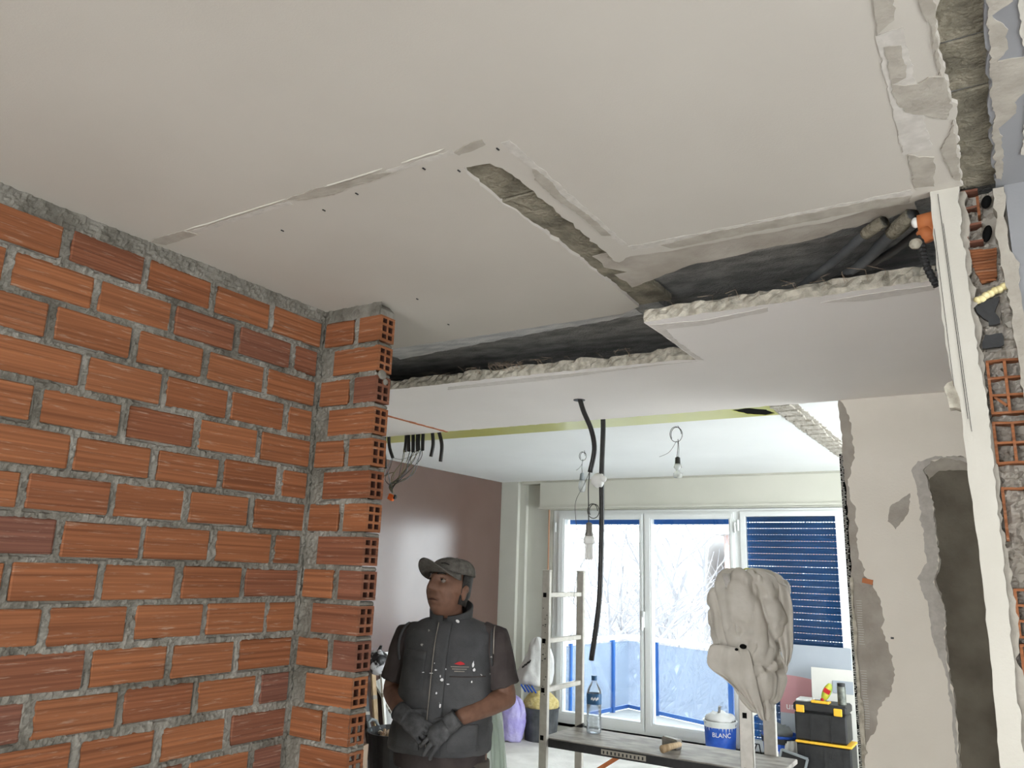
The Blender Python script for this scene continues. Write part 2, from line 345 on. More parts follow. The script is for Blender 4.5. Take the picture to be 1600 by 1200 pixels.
# ---- near ceiling plaster, chased where the partitions stood
poly = [(-2.3, -2.7), (-.012, -2.7), (-.009, 1.30)]
poly += rough([(-.009, 1.317), (-.021, 1.375), (-.017, 1.541), (-.004, 1.682), (-.010, 1.882), (-.008, 2.056)], .006, .015, 1, False)
poly += rough([(-.02, 2.06), (-.125, 2.098), (-.214, 2.086), (-.324, 2.118), (-.537, 2.106), (-.778, 2.110), (-.903, 2.090), (-.955, 2.12)], .006, .018, 2, False)
poly += rough([(-.963, 2.11), (-.959, 2.045), (-.957, 1.732), (-.955, 1.479), (-.974, 1.408), (-1.042, 1.394), (-1.058, 1.489), (-1.055, 1.725), (-1.052, 2.011), (-1.058, 2.257), (-1.065, 2.54)], .006, .016, 3, False)
poly += rough([(-1.147, 2.587), (-1.7, 2.588), (-2.3, 2.585)], .006, .018, 4, False)
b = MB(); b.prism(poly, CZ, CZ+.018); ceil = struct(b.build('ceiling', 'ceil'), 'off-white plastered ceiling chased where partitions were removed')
b = MB(); pr = rough([(.053, -2.7), (.053, 1.353), (.052, 1.494), (.054, 1.664), (.053, 1.855), (.059, 2.07)], .006, .016, 6, False)
b.prism([(2.5, -2.7)]+[(2.5, 2.2), (.06, 2.2)]+pr[::-1], CZ, CZ+.018); ceil2 = struct(b.build('ceiling_grey', 'grey_paint'), 'blue-grey painted ceiling beside the concrete chase overhead')
def patch(parent, pts, mat_, seed, d=CZ, th=.0022, plane='z', amp=.004, name='plaster_scar', sgn=-1):
    q = MB(); q.prism(rough(pts, amp, .009, seed), d, d+sgn*th, plane); return q.build(name, mat_, parent)
SC = [[(-2.172, 1.296), (-2.12, 1.293), (-1.999, 1.298), (-1.982, 1.336), (-2.054, 1.338), (-2.143, 1.342)],
 [(-1.569, 1.300), (-1.431, 1.297), (-1.352, 1.304), (-1.272, 1.305), (-1.21, 1.324), (-1.259, 1.335), (-1.344, 1.33), (-1.427, 1.345), (-1.519, 1.33)],
 [(-1.019, 1.324), (-.981, 1.309), (-.928, 1.306), (-.934, 1.329), (-.973, 1.337), (-1.016, 1.339)],
 [(-.894, 1.476), (-.885, 1.517), (-.901, 1.664), (-.887, 1.769), (-.891, 1.921), (-.915, 1.908), (-.909, 1.791), (-.922, 1.632), (-.919, 1.527)],
 [(-.79, 2.052), (-.653, 2.034), (-.389, 2.034), (-.2, 2.034), (-.121, 2.053), (-.132, 2.09), (-.326, 2.085), (-.576, 2.085), (-.769, 2.089)],
 [(-.105, 1.05), (-.085, 1.05), (-.074, 1.298), (-.08, 1.331), (-.112, 1.361), (-.108, 1.315)],
 [(-.105, 1.4), (-.078, 1.41), (-.081, 1.517), (-.108, 1.528)],
 [(-.108, 1.528), (-.062, 1.551), (-.044, 1.538), (-.018, 1.55), (-.010, 1.669), (-.024, 1.713), (-.094, 1.646), (-.107, 1.6)],
 [(-.109, 1.828), (-.089, 1.856), (-.058, 1.873), (-.069, 2.024), (-.11, 2.011)],
 [(-.06, 1.02), (-.016, 1.02), (-.014, 1.25), (-.022, 1.4), (-.022, 1.544), (-.027, 1.538), (-.027, 1.373), (-.036, 1.339)],
 [(-.043, 1.849), (-.012, 1.723), (-.014, 2.02), (-.024, 2.013)]]
for i, p in enumerate(SC): patch(ceil, p, 'scar', 10+i)
# scraped strips, the ragged paint lip along the old wall line and small nail marks
for i, (x0, x1) in enumerate(((-1.98, -1.57), (-1.22, -1.02))):
    patch(ceil, [(x0, 1.312), (x1, 1.312), (x1, 1.332), (x0, 1.326)], 'scar_light', 30+i, th=.0012, name='scraped_strip')
patch(ceil, [(-.900, 1.34), (-.876, 1.34), (-.878, 2.0), (-.895, 2.0)], 'scar_light', 33, th=.0012, name='scraped_strip')
patch(ceil, [(-.88, 2.015), (-.79, 2.02), (-.12, 2.02), (-.12, 2.05), (-.8, 2.062), (-.88, 2.05)], 'scar_light', 34, th=.0012, name='scraped_strip')
patch(ceil, [(-.115, 1.36), (-.07, 1.36), (-.06, 1.83), (-.118, 1.83)], 'scar_light', 35, th=.0012, name='scraped_strip')
for i, (x0, x1) in enumerate(((-2.0, -1.56), (-1.43, -1.22), (-1.16, -1.03))):
    q = MB(); q.tube([(x0+(x1-x0)*t/8, 1.300+.004*nz(t*1.7, i), CZ-.001) for t in range(9)], [.0006]+[.0026]*7+[.0006], 5); q.build('paint_lip', 'white_strip', ceil)
for i, (x, y) in enumerate(((-1.37, 1.37), (-1.52, 1.40), (-1.06, 1.40), (-.92, 1.36), (-1.13, 1.35), (-1.75, 2.1), (-1.83, 2.4), (-1.73, 1.44))):
    q = MB(); q.box((x, y, CZ-.001), (.0035, .010, .003)); q.build('nail_mark', 'black', ceil)
RB = [(.058, 1.05), (.12, 1.1), (.094, 1.376), (.064, 1.399), (.087, 1.454), (.087, 1.513), (.069, 1.545), (.13, 1.559), (.13, 1.649), (.097, 1.713), (.1, 1.754), (.068, 1.805), (.076, 1.93), (.072, 2.065), (.060, 2.049), (.058, 1.546)]
patch(ceil2, RB, 'scar', 50); patch(ceil2, [(.105, 1.3), (.2, 1.28), (.2, 1.56), (.112, 1.55), (.104, 1.43)], 'white_strip', 51); patch(ceil2, [(.118, 1.7), (.2, 1.7), (.2, 2.0), (.11, 1.95)], 'white_strip', 52)

# ---- lowered corridor ceiling of fibrous plaster, broken along its front edge
SZ = 2.46
fr = rough([(-3.015, 2.90), (-2.5, 2.89), (-2.0, 2.905), (-1.5, 2.93), (-1.07, 2.955)], .010, .02, 21, False)
fr += rough([(-1.005, 2.985), (-1.0, 2.6), (-1.005, 2.44)], .003, .05, 22, False)
fr += rough([(-1.0, 2.43), (-.7, 2.435), (-.4, 2.43), (-.10, 2.435)], .008, .02, 23, False)
rear = rough([(-.07, 4.0), (-.63, 4.0), (-1.3, 4.0), (-2.0, 4.0), (-3.015, 4.0)], .010, .035, 24, False)
def ragged_slab(front, back, z0, th, seed):
    # plaster panel with a crumbly front face: three rows of jittered vertices between underside and top
    n = len(front); v = []; f = []; R = random.Random(seed)
    for k, t in enumerate((0, .35, .7, 1.0)):
        for i, (x, y) in enumerate(front):
            j = 0 if k == 0 else 1
            v.append((x+j*R.uniform(-.004, .004), y+j*(.010*t+R.uniform(-.014, .004)), z0+th*t*(1+(.30*nz(x*9, y*9, seed) if k == 3 else 0))))
    for k in range(3):
        for i in range(n-1): f.append((k*n+i, k*n+i+1, (k+1)*n+i+1, (k+1)*n+i))
    q = MB(); q.mi = 1; q.add(v, f); q.mi = 0; inner = [(x+.012, y+.024) for x, y in front]
    q.add([(x, y, z0) for x, y in front]+[(x, y, z0) for x, y in inner], [(i, i+1, n+i+1, n+i) for i in range(n-1)])
    q.prism(inner+list(back), z0, z0+th*.7); return q
q = ragged_slab(fr, rear, SZ, .048, 7)
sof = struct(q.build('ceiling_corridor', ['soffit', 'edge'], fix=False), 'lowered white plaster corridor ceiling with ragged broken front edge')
patch(sof, [(-.996, 2.469), (-.81, 2.5), (-.586, 2.463), (-.595, 2.501), (-.828, 2.552), (-.964, 2.539), (-.982, 2.718), (-.977, 3.0), (-1.0, 2.98), (-.998, 2.723)], 'scar_soffit', 60, SZ, .0012)
patch(sof, [(-.429, 2.489), (-.3, 2.472), (-.11, 2.476), (-.113, 2.52), (-.309, 2.533)], 'scar_soffit', 61, SZ, .0012)
patch(sof, [(-2.243, 2.965), (-1.704, 2.964), (-1.163, 2.985), (-1.005, 3.004), (-1.187, 3.0), (-1.743, 3.033), (-2.277, 3.011)], 'scar_soffit', 62, SZ, .0012)
for i in range(60):   # jute fibres sticking out of the broken edge
    x = rg.uniform(-2.35, -1.25) if i < 48 else rg.uniform(-.95, -.2); y = 2.90 if i < 48 else 2.42
    if i < 22: x = rg.gauss(-1.85, .08)
    q = MB(); q.tube([(x, y+.02, SZ+.03), (x+rg.uniform(-.02, .02), y-.012, SZ+.05+rg.uniform(-.01, .01)), (x+rg.uniform(-.05, .05), y-.02-rg.uniform(0, .02), SZ+.055+rg.uniform(-.02, .012))], .0007, 4); q.build('plaster_fibre', 'card', sof)
q = MB(); q.prism(rough([(-4.85, 2.9), (-3.035, 2.9), (-3.035, 3.985), (-3.55, 4.0), (-4.85, 4.0)], .006, .03, 25, True, (0, 4)), SZ-.004, SZ+.03)
struct(q.build('ceiling_corridor_side', 'soffit'), 'white plaster corridor ceiling panel from which black conduits hang')
q = MB(); q.prism(rough([(-3.034, 3.0), (-3.010, 3.0), (-3.006, 4.0), (-3.032, 4.01)], .005, .02, 26), SZ-.003, SZ+.02); struct(q.build('trim_1', 'terracotta'), 'thin red-brown clay line between two corridor ceiling panels')
b = MB(); b.b2(-5.0, .0, 4.0, 4.06, SZ+.03, CZ+.1); b.b2(-5., -4.9, 2.2, 4.0, SZ, CZ+.1); struct(b.build('trim_2', 'black_matt'), 'closed rear of the void above the corridor ceiling, painted black for its shade')  # closing boxes painted black so the void reads as shaded

# ---- far room ceiling: lime painted strip then white; old partition scar at its side
b = MB(); b.mi = 0; b.b2(-4.9, -1.06, 4.74, 7.65, CZ, CZ+.03); b.b2(-.94, 1.0, 4.0, 7.65, CZ, CZ+.03)
hole = rough([(-1.31, 4.50), (-1.26, 4.66), (-1.17, 4.73), (-1.10, 4.68), (-1.12, 4.56), (-1.2, 4.48)], .008, .02, 71)
b.mi = 1; b.prism([(-4.9, 4.0), (-1.06, 4.0), (-1.06, 4.74), (-4.9, 4.74)], CZ, CZ+.03, 'z', [hole])
cf = struct(b.build('ceiling_far', ['ceil_far', 'green']), 'white ceiling of the living room with a lime green strip')
q = MB(); q.prism(rough([(-1.085, 4.0), (-.925, 4.0), (-.925, 6.6), (-1.08, 6.6)], .010, .02, 72), CZ-.003, CZ+.02); q.build('partition_scar', 'concrete_far', cf)
for i in range(12):
    y = 4.5+i*.17; q = MB(); q.cbox((-1.0+rg.uniform(-.02, .02), y, CZ-.005), (.11, .12, .012), .003, Matrix.Rotation(rg.uniform(-.1, .1), 3, 'Z')); q.build('scar_lump', 'concrete_far', cf)
q = MB(); q.b2(-1.34, -1.08, 4.46, 4.75, CZ+.004, CZ+.012); q.build('hole_shade', 'black_matt', cf)  # black sheet painted as the shade inside the ceiling hole

# ---- brick wall, with every brick laid
BH, BP = .0965, .1156; NROW = 22; BX = -2.17; TOPZ = 2.509
rects = []      # (u0,u1,z0,z1) brick faces on the long wall
for r in range(NROW):
    z1 = TOPZ-BP*r; z0 = z1-BH
    if z0 < 0: z0 = .002
    off = 1.06 if r % 2 == 0 else 1.17
    js = [off+.2475*k for k in range(-6, 4)]; js = [j for j in js if j < 1.97]+[2.052]
    for a, e in zip(js[:-1], js[1:]):
        rects.append((a+.0125+rg.uniform(-.005, .004), e-.0125+rg.uniform(-.004, .005), z0+rg.uniform(-.002, .003), z1+rg.uniform(-.003, .002)))
def mortar_sheet(q, u0, u1, z0, z1, rs, place, step=.006, seed=0.):
    nu = int((u1-u0)/step); nv = int((z1-z0)/step); H = np.full((nv+1, nu+1), .0)
    us = np.linspace(u0, u1, nu+1); zs = np.linspace(z0, z1, nv+1)
    ins = np.zeros_like(H, bool)
    for a, e, c, d in rs:
        i0, i1 = np.searchsorted(us, (a+.002, e-.002)); k0, k1 = np.searchsorted(zs, (c+.002, d-.002)); ins[k0:k1, i0:i1] = True
    v = []
    for k in range(nv+1):
        for i in range(nu+1):
            if ins[k, i]:
                h = -.007
            else:
                h = -.0022+.0065*nz(us[i]*30+seed, zs[k]*30, 1.)+.0075*nz(us[i]*85, zs[k]*85, 2.)+.005*nz(us[i]*5, zs[k]*5, 9.+seed)
                if 0 < i < nu and 0 < k < nv and (ins[k+1, i] or ins[k, i-1]) and nz(us[i]*7+seed, zs[k]*7, 20.) > -.05: h -= .009
            v.append(place(us[i], zs[k], h))
    w_ = nu+1; q.add(v, [(k*w_+i, k*w_+i+1, (k+1)*w_+i+1, (k+1)*w_+i) for k in range(nv) for i in range(nu)])
q = MB(); mortar_sheet(q, -.43, 2.06, 0, CZ, rects, lambda u, z, h: (BX+h, u, z))
q.b2(BX-.09, BX-.008, -2.7, 2.14, 0, CZ)
wl = struct(q.build('wall_left', 'mortar', fix=False), 'bare red hollow-brick wall in grey mortar bed')
brick_me = []
for kx in range(3):
    q = MB(); q.cbox((0, 0, 0), (.05, 1, 1), .004); me = q.build('tmp', 'brick'); brick_me.append(me.data); bpy.data.objects.remove(me)
def chamfer_mesh(sx, sy, sz, seed):
    q = MB(); q.cbox((0, 0, 0), (sx, sy, sz), .0035); R = random.Random(seed)
    q.v = [(x+R.uniform(-.0012, .0012), y+R.uniform(-.0015, .0015), z+R.uniform(-.0015, .0015)) for x, y, z in q.v]
    o = q.build('tmp', 'brick'); me = o.data; bpy.data.objects.remove(o); me.name = 'brick'; return me
full = [chamfer_mesh(.05, .2225, BH, k) for k in range(4)]; short = chamfer_mesh(.05, .122, BH, 9)
for me in brick_me: bpy.data.meshes.remove(me)
for i, (a, e, c, d) in enumerate(rects):
    L_ = e-a; src = full[i % 4] if L_ > .19 else short
    o = put('brick', src, wl); o.location = (BX-.025+rg.uniform(-.0025, .002), (a+e)/2, (c+d)/2)
    o.scale = (1, L_/(.2225 if L_ > .19 else .122), (d-c)/BH); o.rotation_euler = (rg.uniform(-.006, .006), rg.uniform(-.01, .01), rg.uniform(-.004, .004))
# ---- brick pier closing the wall; its bricks show their hollow ends
PY, PX = 2.06, -1.885
def hollow_end(lx, ly, lz, holes=True):
    # brick lying along x with its +x end open: 2 x 3 cells
    q = MB(); x0, x1 = -lx/2, lx/2; w_ = .0098; D = .06
    ys = [-ly/2, -ly/2+w_+.002, -w_/2, w_/2, ly/2-w_-.002, ly/2]
    zs = [-lz/2, -lz/2+w_, -lz/6-w_/2, -lz/6+w_/2, lz/6-w_/2, lz/6+w_/2, lz/2-w_, lz/2]
    for i in range(5):
        for k in range(7):
            y0, y1, z0, z1 = ys[i], ys[i+1], zs[k], zs[k+1]
            if i in (1, 3) and k in (1, 3, 5):
                q.mi = 1; r = .004
                a = [(x1, y0, z0), (x1, y1, z0), (x1, y1, z1), (x1, y0, z1)]; c = [(x1-D, y0+r, z0+r), (x1-D, y1-r, z0+r), (x1-D, y1-r, z1-r), (x1-D, y0+r, z1-r)]
                q.add(a+c, [(0, 1, 5, 4), (1, 2, 6, 5), (2, 3, 7, 6), (3, 0, 4, 7), (4, 5, 6, 7)]); q.mi = 0
            else: q.add([(x1, y0, z0), (x1, y1, z0), (x1, y1, z1), (x1, y0, z1)], [(0, 1, 2, 3)])
    y0, y1, z0, z1 = ys[0], ys[-1], zs[0], zs[-1]
    q.add([(x0, y0, z0), (x1, y0, z0), (x1, y0, z1), (x0, y0, z1), (x0, y1, z0), (x1, y1, z0), (x1, y1, z1), (x0, y1, z1)], [(0, 1, 2, 3), (5, 4, 7, 6), (4, 0, 3, 7), (0, 4, 5, 1), (3, 2, 6, 7)])
    o = q.build('tmp', ['brick', 'brick_in_shade'], fix=False); me = o.data; me.name = 'hollow_brick'; bpy.data.objects.remove(o); return me
hb_long = hollow_end(.222, .078, BH); hb_half = hollow_end(.105, .078, BH); half = chamfer_mesh(.145, .05, BH, 12)
prs = []; pier_specs = []
for r in range(NROW):
    z1 = TOPZ-BP*r; z0 = max(.002, z1-BH); sh = rg.uniform(-.004, .004)-.0015*max(0, r-8)
    if r % 2 == 0: prs += [(-2.163, -2.019, z0, z1), (-1.990, PX+sh, z0, z1)]; pier_specs += [(half, -2.163, -2.019, z0, z1, 0), (hb_half, -1.990, PX+sh, z0, z1, 1)]
    else: prs += [(-2.105, PX+sh, z0, z1)]; pier_specs += [(hb_long, -2.105, PX+sh, z0, z1, 2)]
q = MB(); mortar_sheet(q, -2.175, PX-.004, 0, CZ, prs, lambda u, z, h: (u, PY-h, z), seed=3.)
q.b2(-2.2, PX-.064, PY+.012, PY+.072, 0, CZ)
for r in range(NROW+1):      # bed joints squeezed out at the open end
    z = TOPZ+.0068-BP*r
    if z < .02: continue
    n = 9; top = []; 
    for side in (0, 1):
        pass
    q.rings([[Vector((PX-.02+(.017+.006*nz(r*3.1, t*2.))*cx, PY+.004+.072*t/8, z+.0085*cz)) for cx, cz in ((-1, -1), (.6, -1), (1, -.3), (1, .3), (.6, 1), (-1, 1))] for t in range(9)])
q.prism(rough([(-2.17, TOPZ), (PX-.003, TOPZ), (PX-.004, TOPZ+.025), (PX-.03, CZ), (-2.17, CZ)], .003, .02, 5, True, (4,)), PY+.002, PY+.078, 'y')
wp = struct(q.build('wall_pier', 'mortar', fix=False), 'narrow brick pier with open hollow brick ends at the doorway')
for src, a, e, c, d, k in pier_specs:
    o = put('brick' if k == 0 else 'hollow_brick', src, wp)
    if k == 0: o.location = ((a+e)/2, PY+.025+rg.uniform(-.002, .0015), (c+d)/2); o.scale = ((e-a)/.145, 1, (d-c)/BH)
    else: o.location = ((a+e)/2, PY+.039+rg.uniform(-.002, .002), (c+d)/2); o.scale = ((e-a)/(.105 if k == 1 else .222), 1, (d-c)/BH)
    o.rotation_euler = (rg.uniform(-.01, .01), rg.uniform(-.006, .006), rg.uniform(-.012, .012))
# cement slapped over the lower hollow ends
q = MB(); mortar_sheet(q, PY+.002, PY+.08, .0, 1.085, [], lambda u, z, h: (PX-.012+.012*min(1, max(0, (1.085-z)/.05))+h*1.6-.0015*max(0, (1.5-z)/.1156), u, z), step=.012, seed=8.)
q.build('cement_smear', 'mortar', wp, fix=False)
q = MB(); q.ell((PX+.001, PY+.03, 2.285), (.007, .022, .018)); q.ell((PX, PY+.05, 2.262), (.008, .012, .012)); q.build('mortar_blob', 'mortar', wp, smooth=True)

# ---- side wall closing the corridor, brown wall, window wall
b = MB(); b.b2(-4.9, -2.2, 2.15, 2.25, 0, CZ+.05); struct(b.build('wall_corridor', 'wall'), 'plain plaster wall behind the brick pier'); 
b = MB(); b.b2(-4.92, -4.82, 2.2, 7.7, 0, CZ+.05); struct(b.build('wall_brown', 'brown'), 'glossy dark brown wall of the living room')
WY = 7.58
b = MB()
b.b2(-4.9, -4.20, WY, WY+.25, 0, CZ+.05); b.b2(-1.20, 1.1, WY, WY+.25, 0, CZ+.05); b.b2(-4.2, -1.2, WY, WY+.25, 2.24, CZ+.05); b.b2(-4.2, -1.2, WY, WY+.25, 0, .09)
b.b2(-4.82, -4.60, WY-.10, WY, 0, CZ); b.b2(-4.60, -4.52, WY-.05, WY, 0, CZ)
wf = struct(b.build('wall_far', 'wall_far'), 'cream window wall with shallow corner pilaster')
b = MB(); b.cbox((-2.72, WY-.06, 2.405), (3.18, .12, .28), .006); b.b2(-4.32, -1.1, WY-.135, WY, 2.255, 2.275); b.b2(-4.55, -1.1, WY-.105, WY, 2.53, 2.562); struct(b.build('trim_3', 'pvc_cream'), 'long cream roller shutter box above the windows')
# room on the window side closes to the right, out of view; its window opening is assumed
b = MB(); b.b2(.9, 1.0, 4.1, 4.6, 0, CZ+.05); b.b2(.9, 1.0, 7.0, 7.7, 0, CZ+.05); b.b2(.9, 1.0, 4.6, 7.0, 0, .55); b.b2(.9, 1.0, 4.6, 7.0, 2.35, CZ+.05); struct(b.build('wall_far_side', 'wall_far'), 'cream side wall of the living room')
# ---- walls behind and beside the photographer, with openings assumed for the added daylight
b = MB(); b.b2(-2.3, -2.05, -2.75, -2.62, 0, CZ); b.b2(.25, 2.4, -2.75, -2.62, 0, CZ); b.b2(-2.05, .25, -2.75, -2.62, 0, .65); b.b2(-2.05, .25, -2.75, -2.62, 2.25, CZ); struct(b.build('wall_back', 'wall'), 'plain wall behind the photographer with an assumed window opening')
b = MB(); b.b2(2.32, 2.45, -2.7, .15, 0, CZ); b.b2(2.32, 2.45, 1.85, 2.3, 0, CZ); b.b2(2.32, 2.45, .15, 1.85, 0, .65); b.b2(2.32, 2.45, .15, 1.85, 2.25, CZ); struct(b.build('wall_right_side', 'grey_paint'), 'blue-grey side wall with an assumed window opening')

# ---- facing wall right of the opening: grey render, flaking paint skin, dark cement scar
b = MB(); lft = rough([(-.636, 2.463), (-.632, 2.164), (-.626, 1.921), (-.631, 1.569), (-.631, 1.399), (-.633, 1.069), (-.632, .6), (-.632, 0)], .006, .02, 81, False)
b.prism([(-.05, 2.463)]+lft+[(-.05, 0)], 4.0, 4.10, 'y'); wr = struct(b.build('wall_right', 'render'), 'flaking cream plastered wall end beside the living room opening')
SKL = [(-.629, 2.46), (-.609, 2.429), (-.584, 2.317), (-.577, 2.2), (-.598, 2.102), (-.616, 2.072), (-.61, 1.996), (-.591, 1.92), (-.591, 1.744), (-.575, 1.643), (-.526, 1.559), (-.507, 1.49), (-.51, 1.379), (-.493, 1.325), (-.475, 1.232), (-.494, 1.137), (-.548, 1.065), (-.566, .984), (-.61, .912), (-.624, .806), (-.60, .5), (-.61, .1)]
SKR = [(-.20, .1), (-.24, .5), (-.257, .86), (-.253, 1.111), (-.266, 1.238), (-.267, 1.369), (-.262, 1.503), (-.289, 1.624), (-.264, 1.693), (-.267, 1.818), (-.269, 1.946), (-.28, 2.047), (-.295, 2.105), (-.259, 2.148), (-.168, 2.166), (-.05, 2.127)]
q = MB(); q.prism(rough(SKL, .009, .012, 82, False)+rough(SKR, .009, .012, 83, False)+[(-.05, 2.459)], 3.988, 4.001, 'y'); q.build('paint_skin', 'wall', wr)
sk2 = [(x-.012-.05*max(0, nz(i*.9, 3.))-(.035 if i > 2 else 0), z) for i, (x, z) in enumerate(SKR[2:])]
q = MB(); q.prism(rough(sk2, .006, .012, 84, False)+rough(SKR[2:][::-1], .008, .012, 85, False), 3.9865, 3.9875, 'y'); q.build('scraped_edge', 'scar_light', wr)
q = MB(); q.prism(rough([(-.19, .05), (-.235, .5), (-.252, .86), (-.248, 1.111), (-.26, 1.238), (-.262, 1.369), (-.256, 1.503), (-.283, 1.624), (-.258, 1.693), (-.262, 1.818), (-.264, 1.946), (-.275, 2.047), (-.285, 2.085), (-.25, 2.108), (-.15, 2.118), (-.05, 2.10), (-.05, .05)], .006, .015, 86), 3.9935, 4.0, 'y'); q.build('cement_scar', 'cement', wr)
q = MB(); q.prism(rough([(-.275, 2.06), (-.285, 2.10), (-.255, 2.15), (-.17, 2.165), (-.05, 2.13), (-.05, 2.085), (-.15, 2.10), (-.23, 2.10)], .006, .012, 87), 3.992, 3.9935, 'y'); q.build('scraped_edge', 'scar', wr)
patch(wr, [(-.457, 1.875), (-.438, 1.948), (-.355, 2.002), (-.368, 1.918), (-.426, 1.839)], 'render', 88, 3.988, .0015, 'y', name='plaster_scar')
q = MB(); q.box((-.56, 3.992, 1.605), (.045, .02, .022), Matrix.Rotation(.2, 3, 'Y')); q.build('brick_chip', 'terracotta', wr)
q = MB(); q.box((-.475, 3.986, 1.363), (.012, .006, .008)); q.build('plaster_hole_shade', 'black', wr)  # black box standing for the shade of a small hole
# metal lath corner bead along the broken jamb: black strip standing for the shadow gap, with white mesh tabs
q = MB(); q.b2(-.652, -.634, 4.02, 4.09, 0, 2.20); q.build('jamb_gap_shade', 'black_matt', wr)
q = MB(); z = .05
while z < 2.2:
    wd = rg.uniform(.006, .016); q.box((-.644+rg.uniform(-.003, .006), 4.012, z), (wd, .008, .0028), Matrix.Rotation(rg.uniform(-.15, .15), 3, 'Y')); z += .0075
q.build('mesh_bead', 'steel_mesh', wr)['kind'] = 'stuff'
q = MB(); pts = [(-.634, 0)]; z = 0
L1 = [(-.632, .02)]
while z < 1.62: z += .02; L1.append((-.624+.010*nz(z*9, 2.)+(.010 if .8 < z < 1.1 else 0), z))
q.prism(L1+[(-.636, 1.62), (-.636, .02)], 3.992, 4.012, 'y'); q.build('bead_plaster', 'edge', wr)
for z in np.arange(.75, 1.52, .0105):
    if nz(z*6, 8.) < -.1: continue
    q = MB(); q.box((-.605+.006*nz(z*20, 1.), 3.9985, z), (.022+.012*nz(z*30, 5.), .003, .0022)); q.build('mesh_strand', 'steel_mesh', wr)

# ---- broken end of the removed partition at the far right
b = MB(); b.b2(-.045, .078, 2.13, 3.99, 0, CZ)
stub = struct(b.build('wall_stub', 'render'), 'broken end of removed partition with hollow bricks and mortar')
sL = [(-.081, CZ), (-.081, 2.531), (-.082, 2.316), (-.080, 2.161), (-.072, 2.066), (-.062, 2.027), (-.062, 1.854), (-.055, 1.683), (-.054, 1.492), (-.058, 1.247), (-.058, .6), (-.058, 0)]
sR = [(-.012, 0), (-.012, .6), (-.014, 1.254), (-.013, 1.43), (-.012, 1.628), (-.011, 1.824), (-.007, 1.999), (-.017, 2.122), (-.019, 2.217), (-.020, 2.329), (-.024, 2.463), (-.017, CZ)]
q = MB(); q.prism(rough(sL, .0022, .02, 91, False)+rough(sR, .004, .012, 92, False), 2.055, 2.075, 'y'); q.build('painted_board', 'white_strip', stub)
for x0, z0, x1, z1, wd in ((-.064, 2.55, -.050, 1.98, .0012), (-.059, 2.47, -.045, 1.95, .0010), (-.0795, 2.46, -.0715, 2.06, .0010)):
    q = MB(); q.bar((x0, 2.0545, z0), (x1, 2.0545, z1), wd, .0012, (0, 1, 0)); q.build('pencil_line', 'black', stub)
q = MB(); q.prism(rough([(-.092, 2.062), (-.074, 2.075), (-.058, 2.035), (-.062, 2.005), (-.085, 2.01)], .003, .01, 93), 2.062, 2.10, 'y'); q.build('splintered_edge', 'edge', stub)
q = MB(); q.prism(rough([(-.080, 2.30), (-.075, 2.30), (-.066, 2.06), (-.072, 2.06)], .003, .012, 94), 2.058, 2.09, 'y'); q.build('splintered_edge', 'card', stub)
# flaked plaster lips on both sides of the core, mortar core with hollows
q = MB(); q.prism(rough([(-.030, CZ), (-.030, 2.2), (-.022, 2.0), (-.026, 1.6), (-.026, 0), (.0, 0), (.0, 1.6), (-.003, 1.9), (-.006, 2.1), (-.010, 2.4), (-.006, CZ)], .007, .012, 95), 2.09, 2.13, 'y'); q.build('plaster_lip', 'scar', stub)
q = MB(); q.prism(rough([(.052, CZ-.01), (.050, 2.4), (.058, 2.25), (.062, 2.12), (.066, 1.9), (.060, 0), (.09, 0), (.09, 2.1), (.082, 2.25), (.088, 2.35), (.070, 2.40), (.075, CZ-.01)], .005, .012, 96), 2.085, 2.13, 'y'); q.build('plaster_lip', 'scar', stub)
q = MB(); mortar_sheet(q, -.012, .072, 0, CZ, [(.024, .052, 2.50, 2.545), (.02, .05, 2.42, 2.465), (-.004, .034, 2.215, 2.28), (-.002, .032, 2.15, 2.185)], lambda u, z, h: (u, 2.118-h*2.6, z), .005, 4.); q.build('core_mortar', M['render'], stub, fix=False)
for (x, z, sx, sz, rt) in ((.036, 2.525, .011, .017, .3), (.030, 2.442, .010, .022, .25)):
    q = MB(); q.ell((x, 2.100, z), (sx, .010, sz), Matrix.Rotation(rt, 3, 'Y')); q.build('cavity_shade', 'black_matt', stub, smooth=True)  # black lumps painted as the shade of hollows in the core
q = MB(); q.prism(rough([(-.012, 2.262), (.040, 2.278), (.030, 2.25), (.035, 2.212), (.012, 2.210), (-.002, 2.235)], .005, .008, 97), 2.096, 2.11, 'y'); q.build('cavity_shade', 'black', stub)  # flat black plates stand for the shade of wider hollows
q = MB(); q.prism(rough([(-.006, 2.155), (.002, 2.188), (.036, 2.188), (.038, 2.16), (.02, 2.155)], .004, .008, 98), 2.098, 2.11, 'y'); q.build('cavity_shade', 'black', stub)
q = MB()
for k in range(7): q.ell((-.006+k*.0095, 2.098, 2.275+.03*k/7+.006*nz(k*1.3, 4.)), (.010, .014, .009))
q.build('foam_bead', 'foam', stub, smooth=True)
q = MB(); q.prism(rough([(-.012, 2.41), (.046, 2.405), (.040, 2.33), (.008, 2.318), (-.004, 2.36)], .004, .01, 99), 2.104, 2.115, 'y')
for k in range(11): q.bar((-.008+max(0, k-5)*.003, 2.102, 2.402-.0078*k), (.044-.0006*k, 2.102, 2.400-.0078*k), .004, .003, (0, 0, 1))
q.build('ribbed_clay', 'brick', stub)
